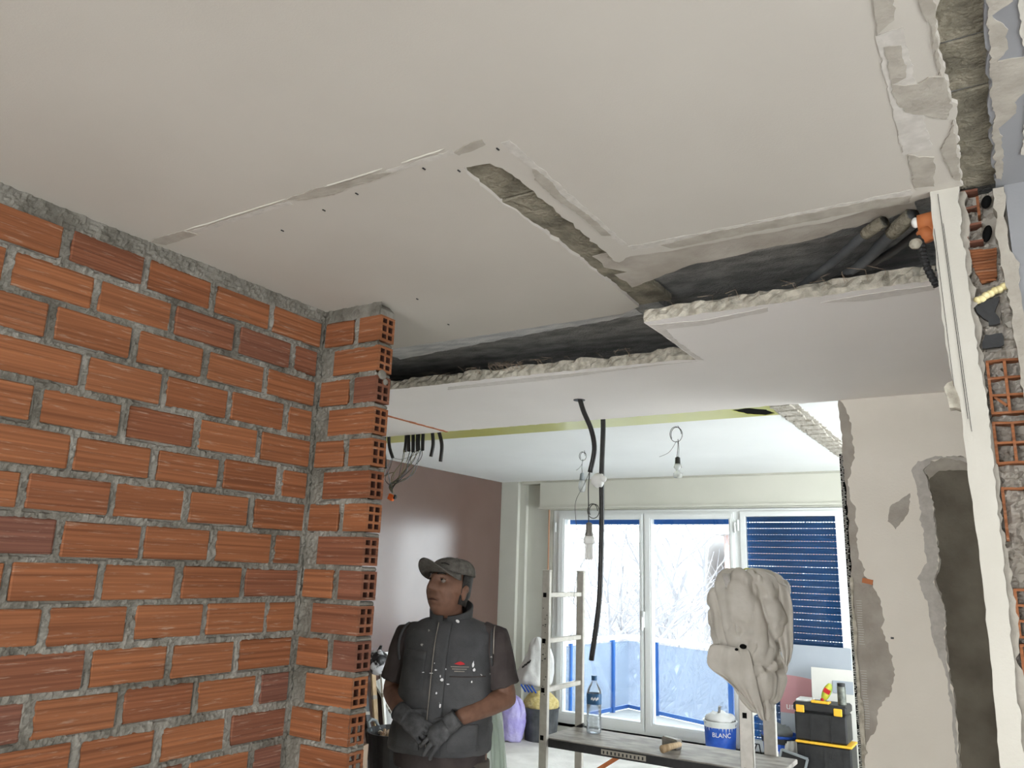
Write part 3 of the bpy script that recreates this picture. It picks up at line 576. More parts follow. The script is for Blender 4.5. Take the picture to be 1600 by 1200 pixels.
def hollow_face(name, x0, x1, z0, z1, nx_, nz_, y, drop=()):
    # cut hollow brick seen end-on: thin clay webs round open cells
    q = MB(); t = .006
    for i in range(nx_+1):
        x = x0+(x1-x0)*i/nx_
        if ('v', i) not in drop: q.box((x, y+.015, (z0+z1)/2), (t, .04, z1-z0))
    for k in range(nz_+1):
        z = z0+(z1-z0)*k/nz_
        for i in range(nx_):
            if ('h', k, i) in drop: continue
            q.box((x0+(x1-x0)*(i+.5)/nx_, y+.015+.001*i, z), ((x1-x0)/nx_+t*.9, .038, t*.9), Matrix.Rotation(rg.uniform(-.06, .06), 3, 'Y'))
    return q.build(name, 'brick', stub)
hollow_face('broken_hollow_brick', .000, .068, 1.996, 2.120, 2, 3, 2.094); hollow_face('broken_hollow_brick', -.001, .072, 1.880, 1.972, 2, 2, 2.094)
hollow_face('broken_hollow_brick', -.013, .018, 2.425, 2.560, 1, 3, 2.096, {('v', 1)})
q = MB(); q.box((.018, 2.11, 2.515), (.006, .04, .05)); q.build('broken_web', 'brick', stub)
hollow_face('broken_hollow_brick', .002, .075, 1.705, 1.822, 2, 3, 2.100, {('v', 1), ('h', 1, 0), ('h', 2, 0), ('h', 1, 1), ('h', 2, 1), ('h', 0, 0)})
for k in range(12): 
    z = 1.60-k*.116; hollow_face('broken_hollow_brick', .004, .07, z-.1, z, 2, 3, 2.096)
q = MB(); q.bar((.008, 2.10, 2.035), (.03, 2.096, 2.012), .012, .006); q.build('clay_shard', 'brick', stub)
b = MB(); b.b2(.076, 2.4, 2.10, 2.2, 0, CZ); struct(b.build('wall_grey', 'grey_paint'), 'blue-grey painted wall at the edge of the next room')

# ================================================================== WINDOWS
def frame_rect(q, x0, x1, z0, z1, wl_, wr_, wb_, wt_, y0, y1):
    q.b2(x0, x0+wl_, y0, y1, z0, z1); q.b2(x1-wr_, x1, y0, y1, z0, z1); q.b2(x0+wl_, x1-wr_, y0, y1, z0, z0+wb_); q.b2(x0+wl_, x1-wr_, y0, y1, z1-wt_, z1)
w1 = struct(empty('window_1', (0, 0, 0)), 'white framed double glazed balcony doors')
q = MB(); frame_rect(q, -4.19, -2.185, .06, 2.245, .06, .045, .07, .05, WY+.0, WY+.08); q.build('window_frame', 'pvc', w1)
for x0, x1 in ((-4.125, -3.140), (-3.133, -2.215)):
    q = MB(); frame_rect(q, x0, x1, .115, 2.205, .078, .042 if x0 < -4 else .045, .085, .06, WY-.02, WY+.06); frame_rect(q, x0+.012, x1-.012, .13, 2.19, .05, .02, .055, .035, WY-.028, WY+.0)
    sash = q.build('sash', 'pvc', w1)
    q = MB(); q.b2(x0+.06, x1-.03, WY+.018, WY+.026, .18, 2.16); q.build('pane', 'glass', sash)
q = MB(); q.cbox((-3.137, WY-.04, 1.16), (.028, .03, .16), .006); q.cbox((-3.137, WY-.065, 1.12), (.02, .03, .13), .006); q.build('door_handle', 'pvc', w1)
for z in (.24, 2.06):
    for x in (-4.155, -2.20):
        q = MB(); q.tube([(x, WY-.03, z-.05), (x, WY-.03, z+.05)], .012, 10); q.build('hinge', 'pvc', w1)
q = MB()
for k in range(2): q.b2(-4.06, -2.24, WY+.13, WY+.145, 2.10+k*.055, 2.15+k*.055)
q.build('rolled_shutter_edge', 'blue_rail', w1)
w2 = struct(empty('window_2', (0, 0, 0)), 'white framed window with closed blue roller shutter')
q = MB(); frame_rect(q, -2.185, -1.205, .06, 2.245, .05, .055, .07, .045, WY+.0, WY+.08); frame_rect(q, -2.15, -1.25, .115, 2.21, .045, .045, .07, .045, WY-.02, WY+.05); q.build('window_frame', 'pvc', w2)
q = MB(); q.b2(-2.12, -1.28, WY+.018, WY+.026, .16, 2.18); q.build('pane', 'glass', w2)
q = MB(); q.tube([(-2.17, WY-.03, 2.03), (-2.17, WY-.03, 2.13)], .012, 10); q.build('hinge', 'pvc', w2)
q = MB(); prof = [(-.5, .0), (-.5, .0), (-.35, .7), (.0, 1.0), (.35, .7), (.5, 0)]
x0, x1 = -2.14, -1.26; sl = []
pv = [(z_*.0535, -.009*h_) for z_, h_ in ((-.5, 0), (-.3, .8), (0, 1), (.3, .8), (.5, 0))]
q.add([(x0, y_, z_) for z_, y_ in pv]+[(x1, y_, z_) for z_, y_ in pv]+[(x0, .004, pv[0][0]), (x1, .004, pv[0][0]), (x0, .004, pv[-1][0]), (x1, .004, pv[-1][0])],
      [(i, i+1, i+6, i+5) for i in range(4)]+[(10, 12, 13, 11), (0, 5, 11, 10), (4, 12, 13, 9)])
xx = x0
while xx < x1: q.b2(xx, xx+.011, -.003, .003, .0262, .0325); xx += .025
so = q.build('slat', 'blue', w2, fix=False); me_sl = so.data; z = .10; so.location = (0, WY+.12, z)
while z < 2.18:
    z += .0585; o = put('slat', me_sl, w2); o.location = (0, WY+.12, z)
# copper pipe, strap box and the small wall boxes by the window
p = tag(empty('heating_pipe', (-4.235, WY-.03, .4)), 'thin copper-coloured pipe running down beside the balcony doors', 'pipe')
q = MB(); q.tube([(0, 0, 1.85), (0, 0, .62)], .009, 8); q.build('pipe', 'copper', p); q = MB(); q.cbox((0, -.004, .64), (.035, .03, .05), .004); q.build('clip', 'pvc', p)
p = tag(empty('strap_winder', (-4.245, WY, .98)), 'small white shutter strap winder on the window wall', 'winder')
q = MB(); q.cbox((0, -.008, .08), (.075, .02, .18), .005); q.build('cover', 'pvc', p); q = MB(); q.box((0, -.019, .08), (.02, .004, .1)); q.build('slot', 'scar', p)
p = tag(empty('radiator_valve', (-4.20, WY, .62)), 'small white valve low on the wall by the balcony doors', 'valve')
q = MB(); q.tube([(0, 0, 0), (0, -.07, 0)], .008, 8); q.build('stem', 'pvc', p); q = MB(); q.tube([(0, -.05, 0), (.05, -.06, .004)], [.014, .02], 12); q.build('knob', 'pvc', p)

# ================================================================== OUTSIDE
bal = tag(empty('balcony', (0, 0, 0)), 'balcony outside with blue posts and frosted glass panels', 'balcony')
q = MB(); q.prism([(-4.6, 7.83), (-4.25, 9.35), (-2.6, 8.82), (.6, 7.95), (.6, 7.83)], -.12, .02, 'z'); q.build('balcony_floor', 'ground', bal)
cor = [(-4.23, 7.9), (-4.035, 9.22), (-2.64, 8.67), (-1.2, 8.2)]
for a, e in zip(cor[:-1], cor[1:]):
    q = MB(); q.bar((*a, .85), (*e, .85), .06, .045); q.build('top_rail', 'pvc', bal)
    q = MB(); q.bar((*a, .055), (*e, .055), .03, .04); q.build('bottom_rail', 'blue_rail', bal)
    q = MB(); q.bar((*a, .44), (*e, .44), .008, .72); q.build('glass_panel', 'balcony_glass', bal)
for i, (x, y, wd) in enumerate(((-4.21, 8.05, .04), (-4.085, 8.88, .05), (-3.60, 9.05, .045), (-2.62, 8.66, .05), (-1.9, 8.43, .04))):
    q = MB(); q.cbox((x, y, .43), (wd, wd, .84), .004); q.build('post', 'blue_rail', bal)
b = MB(); b.b2(-60, 60, 9, 120, -7.2, -7); struct(b.build('ground', 'ground'), 'pale street far below the balcony')
def house(name, x0, x1, y0, y1, z1, mats, label, fl, nw, ow):
    h = tag(empty(name, ((x0+x1)/2, y0, -7)), label, 'building'); cx = (x0+x1)/2
    q = MB(); q.b2(x0-cx, x1-cx, 0, y1-y0, 0, z1+7); q.build('walls', mats, h)
    W_ = (x1-x0)/nw
    for f in range(fl):
        zz = 2.2+f*3.0
        q = MB(); q.b2(x0-cx, x1-cx, -1.0, 0, zz-1.3, zz-1.1); q.build('balcony_slab', 'facade', h)
        q = MB(); q.b2(x0-cx, x1-cx, -1.0, -.95, zz-1.1, zz-.2); q.build('parapet', ow, h)
        for k in range(nw):
            q = MB(); xa = x0-cx+W_*k+W_*.2; frame_rect(q, xa, xa+W_*.6, zz-.9, zz+.9, .1, .1, .1, .1, -.06, .03); wn = q.build('window', 'pvc', h)
            q = MB(); q.b2(xa+.1, xa+W_*.6-.1, -.02, .01, zz-.8, zz+.8); q.build('pane', 'facade_glass', wn)
    q = MB(); q.b2(x0-cx-.3, x1-cx+.3, -1.2, y1-y0+.3, z1+7, z1+7.3); q.build('roof', 'facade', h); return h
house('apartment_block', -36, -12, 34, 44, 5.2, 'facade', 'pale apartment block far beyond the bare trees outside', 4, 8, 'facade')
house('brick_block', -11, 6, 36, 46, 3.4, 'facade_pink', 'pinkish brick block far outside behind the right-hand bare tree', 3, 6, 'facade_pink')
def tree(loc, h, seed, label, spread=1.0):
    R = random.Random(seed); q = MB(); t = tag(empty('bare_tree', loc), label, 'tree', 'bare trees outside the window')
    def br(p, d, l, r, lv):
        pts = [p]; dd = d.copy(); n = 4
        for i in range(n):
            dd = (dd+Vector((R.uniform(-.16, .16), R.uniform(-.16, .16), R.uniform(-.05, .14)))).normalized(); pts.append(pts[-1]+dd*l/n)
        q.tube(pts, [r*(1-.45*i/n) for i in range(n+1)], 6 if lv < 2 else 4)
        if lv >= 5: return
        for k in range(4 if lv < 3 else 3):
            f = R.uniform(.45, 1.0); i = min(n-1, int(f*n)); pp = pts[i].lerp(pts[i+1], f*n-i)
            ax = Vector((R.uniform(-1, 1), R.uniform(-1, 1), R.uniform(-.2, .5))).normalized(); nd = (dd*.75+ax*.75*spread).normalized()
            br(pp, nd, l*R.uniform(.58, .78), r*.52, lv+1)
    q.v = []; br(Vector((0, 0, 0)), Vector((0, 0, 1)), h*.42, h*.017, 0)
    q.build('branches', 'bark', t, fix=False); q2 = MB(); q2.tube([(0, 0, -.05), (0, 0, .6)], [h*.028, h*.018], 10); q2.build('trunk_base', 'bark', t)
tree((-8.0, 17.0, -7), 11.5, 3, 'bare tree with low arching branches seen through the left balcony door', 1.2)
tree((-4.75, 13.2, -7), 12.0, 14, 'bare tree with twin upright stems seen through the second balcony door', 1.0)
tree((-11.0, 27.0, -7), 10.0, 8, 'smaller bare tree farther off behind the two nearer ones', 1.2)

# ================================================================== HANGING CABLES AND LAMPS
def smooth_path(pts, n=6):
    P = [Vector(p) for p in pts]; out = []
    for i in range(len(P)-1):
        p0, p1, p2, p3 = P[max(i-1, 0)], P[i], P[i+1], P[min(i+2, len(P)-1)]
        for k in range(n):
            t = k/n; out.append(.5*((2*p1)+(p2-p0)*t+(2*p0-5*p1+4*p2-p3)*t*t+(3*p1-p0-3*p2+p3)*t*t*t))
    return out+[P[-1]]
def conduit(name, pts, r, label, group=None, mat_='conduit', n=10):
    o = Vector(pts[0]); t = tag(empty(name, o), label, 'conduit', group); q = MB(); q.tube([p-o for p in smooth_path(pts)], r, n); q.build('sleeve', mat_, t, smooth=True)
    e = Vector(pts[-1])-o; d = (e-(Vector(pts[-2])-o)).normalized(); q = MB(); q.tube([e-d*.002, e+d*.0006], r*.78, n); q.build('bore_shade', 'black_matt', t); return t  # black disc caps the tube as the shade of its bore
c1 = conduit('hanging_conduit', [(-1.79, 3.48, 2.475), (-1.765, 3.48, 2.40), (-1.72, 3.48, 2.30), (-1.702, 3.48, 2.20), (-1.725, 3.48, 2.087)], .0125, 'short curved black conduit poking through the corridor ceiling')
q = MB(); q.lathe([(.030, .0), (.030, .003), (.012, .003)], 16, (0, 0, -.018)); q.build('ceiling_hole_rim', 'black', c1)
c2 = conduit('hanging_conduit', [(-1.920, 4.03, 2.52), (-1.916, 4.03, 2.40), (-1.924, 4.03, 2.15), (-1.922, 4.03, 1.93), (-1.926, 4.03, 1.65), (-1.938, 4.03, 1.415), (-1.98, 4.03, 1.139)], .0145, 'long black conduit hanging down before the balcony doors')
p = tag(empty('plaster_wad', (-1.93, 4.0, 2.11)), 'white crumpled wad stuck on the long hanging conduit', 'wad')
q = MB(); q.ell((0, 0, 0), (.042, .03, .042), nu=20, nv=14); q.v = [(x*(1+.3*nz(x*40, y*40, z*40)), y, z*(1+.35*nz(x*40, y*40, z*40+9))) for x, y, z in q.v]; q.build('crumpled_body', 'bulb_white', p, smooth=True); q = MB(); q.ell((.03, -.005, .006), (.022, .018, .02)); q.build('folded_corner', 'bulb_white', p)
def cfl(parent, z, s=1.0, cap_='alu_dark', glass='bulb_white'):
    q = MB(); q.lathe([(.006*s, .0), (.015*s, -.006*s), (.017*s, -.05*s), (.021*s, -.058*s), (.019*s, -.066*s)], 16, (0, 0, z)); q.build('socket', cap_, parent, smooth=True)
    q = MB(); q.lathe([(.02*s, -.066*s), (.026*s, -.075*s), (.026*s, -.098*s), (.02*s, -.104*s)], 16, (0, 0, z)); q.build('ballast', 'bulb_white', parent, smooth=True)
    q = MB()
    for k in range(4):
        a = math.pi/2*k+.5; x, y = .012*s*math.cos(a), .012*s*math.sin(a); q.cap((x, y, z-.10*s), (x, y, z-.172*s), .0072*s, .0072*s, 8)
    q.build('bulb_tube', glass, parent, smooth=True)
def coil(q, c, r, n=1.6, tilt=.5):
    pts = []
    for k in range(int(24*n)+1):
        a = 2*math.pi*k/24; pts.append(Vector(c)+Vector((r*math.cos(a)*.75, r*.35*math.cos(a)*tilt+.0008*k, r*math.sin(a))))
    q.tube(pts, .0022, 5)
l1 = tag(empty('pendant_bulb', (-1.727, 3.48, 2.087)), 'compact fluorescent bulb dangling from the curved conduit', 'light bulb')
q = MB(); q.tube(smooth_path([(0, 0, .01), (-.006, 0, -.08), (-.004, 0, -.17), (-.003, 0, -.245)]), .0028, 6); coil(q, (.015, 0, -.19), .035); q.build('cord', 'wire', l1); cfl(l1, -.245, 1.0)
q = MB(); q.tube(smooth_path([(-.002, 0, -.0), (-.03, 0, -.06), (-.075, 0, -.14), (-.075, 0, -.22), (-.06, 0, -.30), (-.02, 0, -.335)]), .0014, 5); q.build('loose_wire', 'wire', l1)
q = MB(); q.tube(smooth_path([(-.01, 0, -.40), (-.05, 0, -.47), (-.075, 0, -.56), (-.08, 0, -.66)]), .0013, 5); q.build('loose_wire', 'wire_grey', l1)
l2 = tag(empty('pendant_bulb', (-1.80, 4.86, CZ)), 'bare bulb on a looped cord at the middle of the white ceiling', 'light bulb')
q = MB(); coil(q, (.012, 0, -.055), .05); q.tube(smooth_path([(.03, 0, -.09), (.028, 0, -.15), (.02, 0, -.21)]), .0022, 5); q.tube(smooth_path([(.03, 0, -.09), (.036, 0, -.15), (.03, 0, -.21)]), .0016, 5); q.tube(smooth_path([(.02, 0, -.1), (-.03, 0, -.17), (-.10, 0, -.20)]), .0014, 5); q.tube([(.03, 0, 0), (.05, 0, -.03)], .002, 5); q.build('cord', 'wire', l2)
q = MB(); q.lathe([(.006, -.205), (.016, -.212), (.018, -.25), (.02, -.252)], 14, (.025, 0, 0)); q.build('socket', 'black', l2, smooth=True); q = MB(); q.lathe([(.02, -.252), (.027, -.275), (.012, -.292), (.012, -.30), (.03, -.315), (.028, -.342), (.001, -.343)], 16, (.025, 0, 0)); q.build('bulb', 'bulb_glass', l2, smooth=True)
l3 = tag(empty('pendant_bulb', (-2.86, 5.62, CZ)), 'small bare bulb hanging farthest back behind the curved conduit', 'light bulb')
q = MB(); coil(q, (0, 0, -.045), .035); q.tube(smooth_path([(.01, 0, -.07), (0, 0, -.13), (.005, 0, -.19)]), .0022, 5); q.tube(smooth_path([(0, 0, -.11), (-.02, 0, -.14), (-.05, 0, -.16)]), .0014, 5); q.tube([(.02, 0, 0), (.03, 0, -.03)], .002, 5); q.build('cord', 'wire', l3)
q = MB(); q.lathe([(.006, -.18), (.016, -.19), (.022, -.24)], 14, (.004, 0, 0)); q.build('socket', 'wire_grey', l3, smooth=True); q = MB(); q.lathe([(.02, -.24), (.03, -.27), (.03, -.30), (.018, -.335), (.001, -.336)], 16, (.004, 0, 0)); q.build('bulb', 'bulb_glass', l3, smooth=True)
# bundle of cut conduits at the left end of the corridor ceiling
BY = 4.03; g = 'cut black conduits hanging from the corridor ceiling'
spec = [((-3.56, 2.48), (-3.555, 2.36), (-3.53, 2.245)), ((-3.535, 2.48), (-3.52, 2.39), (-3.485, 2.315)), ((-3.388, 2.48), (-3.388, 2.41), (-3.392, 2.352)), ((-3.352, 2.48), (-3.345, 2.41), (-3.338, 2.350)), ((-3.322, 2.48), (-3.316, 2.41), (-3.312, 2.345)),
        ((-3.292, 2.48), (-3.290, 2.41), (-3.283, 2.352)), ((-3.264, 2.48), (-3.262, 2.41), (-3.256, 2.356)), ((-3.236, 2.48), (-3.234, 2.41), (-3.232, 2.352)), ((-3.168, 2.48), (-3.155, 2.39), (-3.168, 2.31)), ((-3.10, 2.48), (-3.065, 2.38), (-3.068, 2.27))]
lab = ['leftmost cut conduit, half hidden by the brick pier', 'second cut conduit from the pier, bent to one side', 'thin cut conduit at the left of the tight cluster', 'cut conduit second in the tight cluster of six', 'cut conduit third in the tight cluster of six', 'cut conduit fourth in the tight cluster of six', 'cut conduit fifth in the tight cluster of six', 'cut conduit at the right of the tight cluster', 'single curved conduit just right of the tight cluster', 'longest curved conduit at the far right of the bundle']
for i, (s_, l_) in enumerate(zip(spec, lab)): conduit('cut_conduit', [(x, BY+.012*((i*7) % 3-1), z) for x, z in s_], .0125 if i > 1 else .0115, l_, g)
wb = tag(empty('wire_bundle', (-3.47, BY, 2.07)), 'tangle of olive and grey wires ending in an orange connector', 'wires')
def wire(p, m_, r=.0022):
    q = MB(); q.tube([Vector(a)-wb.location for a in smooth_path(p)], r, 5); q.build('wire', m_, wb)
ends = [(-3.53, 2.245), (-3.485, 2.315), (-3.392, 2.352), (-3.338, 2.35), (-3.312, 2.345), (-3.283, 2.352), (-3.256, 2.356), (-3.24, 2.352)]
for i, (x, z) in enumerate(ends):
    for k in range(2):
        m_ = ('wire_green', 'wire_grey', 'wire')[(i+k) % 3]; mx_ = (x-3.47)/2+rg.uniform(-.04, .03); 
        wire([(x+.004*k, BY, z+.01), (x-.01+rg.uniform(-.03, .03), BY-.02, z-.06), (mx_+rg.uniform(-.05, .08), BY-.02, 2.20+rg.uniform(-.04, .03)), (-3.48+rg.uniform(-.02, .02), BY, 2.12+rg.uniform(-.01, .02)), (-3.47+.008*k, BY, 2.075)], m_)
wire([(-3.485, BY, 2.315), (-3.40, BY-.01, 2.30), (-3.30, BY-.01, 2.32), (-3.232, BY, 2.352)], 'wire_grey', .0016)
q = MB(); q.cbox((-.005, 0, -.022), (.045, .025, .04), .004, Matrix.Rotation(.4, 3, 'Y')); q.build('connector', 'orange', wb)
q = MB(); q.cbox((.028, 0, -.02), (.016, .02, .03), .003, Matrix.Rotation(.4, 3, 'Y')); q.build('connector', 'black', wb); q = MB(); q.tube([(.03, 0, -.01), (.05, 0, -.025)], .0014, 5); q.build('wire', 'wire_green', wb)
# pipes in the open slot
vg = 'dusty pipes in the open ceiling slot'
for i, (pts, r, l_) in enumerate((([(-.20, 2.17, 2.555), (-.255, 2.22, 2.548), (-.36, 2.36, 2.54), (-.52, 2.56, 2.535)], .014, 'dusty grey pipe leaning leftmost in the open ceiling slot'), ([(-.13, 2.16, 2.555), (-.19, 2.24, 2.545), (-.30, 2.42, 2.535), (-.48, 2.62, 2.53)], .017, 'thick plaster-crusted pipe in the middle of the open ceiling slot'), ([(-.10, 2.22, 2.545), (-.22, 2.36, 2.53), (-.42, 2.52, 2.525), (-.75, 2.72, 2.52)], .012, 'dark pipe lowest in the open ceiling slot'))):
    o = Vector(pts[0]); t = tag(empty('slot_pipe', o), l_, 'pipe', vg); q = MB(); sp = smooth_path(pts, 8); q.tube([p-o for p in sp], [r*(1+.18*nz(k*.9, i*5.)) for k in range(len(sp))], 10); q.build('pipe', 'conduit' if i == 2 else 'grey_bucket', t, smooth=True)
    if i < 2: q = MB(); q.tube([p-o for p in sp[:9]], [r*(1.25+.3*nz(k*1.3, i*3.)) for k in range(9)], 10); q.build('plaster_crust', 'concrete', t, smooth=True)
p = tag(empty('pipe_stub', (-.105, 2.10, 2.50)), 'orange clay pipe stub behind the cream board', 'pipe'); q = MB(); q.tube([(-.012, 0, 0), (.03, 0, .0)], [.022, .026], 16); q.tube([(.0, 0, -.02), (.012, 0, -.05)], [.02, .014], 10); q.build('stub', 'terracotta', p, smooth=True); q = MB(); q.ell((-.016, -.01, .0), (.010, .010, .014)); q.build('plug', 'bulb_white', p, smooth=True); q = MB(); q.ell((-.02, -.005, -.055), (.016, .014, .014)); q.build('plaster_blob', 'edge', p, smooth=True)
pts = smooth_path([(-.112, 2.10, 2.485), (-.112, 2.10, 2.43), (-.105, 2.11, 2.38), (-.088, 2.13, 2.335)], 16); o = Vector(pts[0]); t = tag(empty('corrugated_hose', o), 'black corrugated hose beside the orange pipe stub', 'hose')
q = MB(); q.tube([p-o for p in pts], [.0098 if k % 3 else .0078 for k in range(len(pts))], 12); q.build('ribbed_sleeve', 'black', t); q = MB(); q.tube([pts[0]-o+Vector((0, 0, .008)), pts[0]-o], .006, 10); q.build('inner_end', 'wire', t)

# ================================================================== WORK PLATFORM (two ladder frames and a plank)
wpf = tag(empty('work_platform', (-1.62, 4.06, 0)), 'aluminium ladder-framed work platform with a dusty plank', 'work platform')
O = wpf.location.copy(); Y0, Y1 = 3.86, 4.27
def P_(x, y, z): return (x-O.x, y-O.y, z)
RZ = [.27, .51, .985, 1.235, 1.475]
for fx, top in ((-2.17, 1.60), (-1.10, 1.60)):
    for y in (Y0, Y1):
        q = MB(); q.cbox(P_(fx, y, top/2), (.045 if fx < -2 else .062, .028, top), .003); rail = q.build('rail', 'alu', wpf)
        q = MB(); q.cbox(P_(fx, y, .02), (.055 if fx < -2 else .07, .036, .04), .004); q.build('foot', 'black', rail)
        q = MB(); q.cbox(P_(fx, y, top+.004), (.047 if fx < -2 else .064, .030, .012), .003); q.build('end_cap', 'black' if fx > -2 else 'alu', rail)
        if y == Y0:
            for z in RZ+[.75]: q = MB(); q.box(P_(fx-.004, y-.0145, z), (.020, .002, .024)); q.build('rung_bore_shade', 'black_matt', rail)  # black squares painted as the shade inside the open rungs
            if fx < -2:
                for k in range(26):
                    z = rg.uniform(.95, 1.42); q = MB(); q.box(P_(fx+rg.uniform(-.012, .012), y-.0145, z), (rg.uniform(.003, .008), .0012, rg.uniform(.002, .006))); q.build('print_mark', 'black', rail)
    for z in RZ: q = MB(); q.cbox(P_(fx, (Y0+Y1)/2, z), (.026, Y1-Y0, .026), .003); q.build('rung', 'alu', wpf)
q = MB(); q.cbox(P_(-1.58, 4.065, .738), (1.22, .376, .022), .003); pl = q.build('plank', 'plank', wpf)
q = MB(); q.b2(-2.19-O.x, -.97-O.x, 3.868-O.y, 3.880-O.y, .705, .744); q.build('edge_strip', 'black', pl)
q = MB(); q.b2(-1.84-O.x, -1.60-O.x, 3.865-O.y, 3.868-O.y, .714, .738); lbl = q.build('measure_label', 'scar', pl)
for k in range(11): q = MB(); q.b2(-1.83+k*.021-O.x, -1.83+k*.021+.008-O.x, 3.8638-O.y, 3.8655-O.y, .718, .732); q.build('label_mark', 'black', lbl)
q = MB(); q.bar(P_(-1.95, 3.90, .58), P_(-1.74, 3.90, .72), .012, .02); q.build('brace', 'terracotta', wpf); q = MB(); q.bar(P_(-1.32, 3.90, .72), P_(-1.11, 3.90, .58), .012, .02); q.build('brace', 'terracotta', wpf)
q = MB(); q.tube([P_(-2.17, 4.245, .745), P_(-2.13, 4.245, .765)], .01, 8); q.build('hook', 'black', wpf)
q = MB(); q.tube([P_(-1.055, 3.90, 1.20), P_(-1.03, 3.88, 1.19), P_(-1.03, 3.88, 1.14), P_(-1.055, 3.90, 1.13)], .007, 8); q.build('lock_lever', 'pvc', wpf)
# water bottle
bt = tag(empty('water_bottle', (-2.02, 4.15, .749)), 'clear plastic water bottle with blue label standing on the plank', 'bottle')
H = .285; prof = [(.001, 0), (.034, 0), (.040, .006)]
for k in range(7): z = .012+k*.0205; prof += [(.0405, z), (.0405, z+.012), (.0378, z+.0165)]
prof += [(.0405, .16), (.0405, .205), (.037, .222), (.026, .245), (.014, .262), (.0125, .272), (.0125, .274)]
q = MB(); q.lathe(prof, 28); q.build('bottle_body', 'bottle_pet', bt, smooth=True, fix=False)
q = MB(); q.lathe([(.001, .003), (.033, .003), (.0365, .02), (.0365, .15), (.001, .151)], 24); q.build('water', 'water', bt, smooth=True)
q = MB(); q.lathe([(.041, .150), (.0413, .152), (.0413, .203), (.041, .205)], 28, caps=False); lb = q.build('label', 'label_blue', bt, smooth=True, fix=False)
q = MB(); a0 = math.radians(-85)
for k in range(8):
    a = a0+k*.13; q.box((.0416*math.cos(a), .0416*math.sin(a), .180+.004*math.sin(k*2.1)), (.001, .0045, .012), Matrix.Rotation(a, 3, 'Z'))
q.build('label_print', 'text_white', lb)
q = MB(); q.lathe([(.001, H+.012), (.0145, H+.012), (.0155, H+.008), (.0155, H-.012), (.014, H-.013)], 20); q.build('cap', 'label_blue', bt)
# club hammer
hm = tag(empty('club_hammer', (-1.50, 4.05, .749), math.radians(-28)), 'club hammer with steel head lying on the plank', 'hammer')
q = MB(); q.cbox((-.05, 0, .026), (.115, .045, .048), .008); hd = q.build('head', 'alu_dark', hm)
q = MB(); q.tube([(.01, -.0, .030), (.03, -.07, .030), (.04, -.14, .024)], [.012, .015, .019], 12); q.build('handle', 'wood', hm, smooth=True)
# crumpled white sack draped over the front rail of the second ladder frame
sk = tag(empty('draped_sack', (-1.06, 3.83, 1.60)), 'crumpled dirty white plastic sack draped over the ladder frame', 'sack')
prs_ = [(1.640, -1.075, .035), (1.632, -1.065, .095), (1.605, -1.052, .140), (1.56, -1.055, .170), (1.50, -1.058, .188), (1.44, -1.060, .190), (1.38, -1.062, .178), (1.33, -1.066, .160), (1.295, -1.068, .150), (1.275, -1.072, .150), (1.24, -1.072, .152), (1.21, -1.066, .160), (1.18, -1.060, .150), (1.14, -1.045, .118), (1.09, -1.030, .088), (1.05, -1.018, .064), (1.01, -1.010, .040), (.985, -1.008, .014)]
q = MB(); n = 90; rr = []
for z, cx, hw in prs_:
    ring = []
    for j in range(n):
        a = 2*math.pi*j/n; c_, s_ = math.cos(a), math.sin(a)
        f = 1+.20*nz(c_*2.2+4, s_*2.2, z*5)+.12*nz(c_*4, s_*4+3, z*7)
        ring.append(Vector((cx+hw*c_*f+1.06, (hw*.62+.02)*s_*f, z-1.60+.02*nz(c_*3, s_*3, 5.))))
    rr.append(ring)
q.rings(rr); so = q.build('sack_body', 'rag', sk)
bake(so, [('SUBSURF', {'levels': 2})])
displace(so, lambda p: .03*nz(p.x*5, p.y*5+2, p.z*4)-.028*(1-abs(nz(p.x*3+p.z*3.5, p.y*4, p.z*1.5-p.x*4)))**12-.020*(1-abs(nz(p.x*5-p.z*3+4, p.y*5, p.z*5)))**14-.010*(1-abs(nz(p.x*9, p.y*8+p.z*5, p.z*8-p.x*4+7)))**12+.008)
def cloth_strip(name, rows, m_, parent, th=.004, amp=.008, seed=0):
    # rows of (left point, right point) -> rippled sheet with thickness
    q = MB(); k = 9; V = []
    for i, (a, e) in enumerate(rows):
        a = Vector(a); e = Vector(e)
        for j in range(k): p = a.lerp(e, j/(k-1)); p.y += amp*math.sin(j*1.9+i*.7+seed)+amp*nz(j*.8, i*.9, seed); V.append(p)
    q.add(V, [(i*k+j, i*k+j+1, (i+1)*k+j+1, (i+1)*k+j) for i in range(len(rows)-1) for j in range(k-1)])
    o = q.build(name, m_, parent, fix=False); return bake(o, [('SUBSURF', {'levels': 2}), ('SOLIDIFY', {'thickness': th, 'offset': 0})])
cloth_strip('loose_flap', [((.06, -.05, .02), (.185, -.02, -.03)), ((.09, -.06, -.08), (.205, -.02, -.12)), ((.12, -.06, -.18), (.20, -.02, -.2)), ((.135, -.05, -.26), (.20, -.02, -.28)), ((.155, -.05, -.33), (.19, -.03, -.34)), ((.165, -.05, -.37), (.175, -.04, -.375))], 'rag', sk, amp=.012)
cloth_strip('loose_flap', [((-.16, -.10, -.30), (.03, -.12, -.31)), ((-.175, -.10, -.36), (.04, -.12, -.37)), ((-.18, -.09, -.41), (.05, -.11, -.45)), ((-.10, -.09, -.44), (.06, -.10, -.52)), ((-.04, -.08, -.50), (.07, -.09, -.58)), ((.02, -.07, -.56), (.07, -.08, -.62))], 'rag', sk, amp=.014, seed=3)
q = MB(); q.ell((.0, -.125, -.30), (.016, .012, .011)); q.ell((-.03, -.125, -.315), (.008, .01, .006)); q.build('torn_hole_shade', 'black_matt', sk, smooth=True)  # black lumps give the tear its inner shade by colour
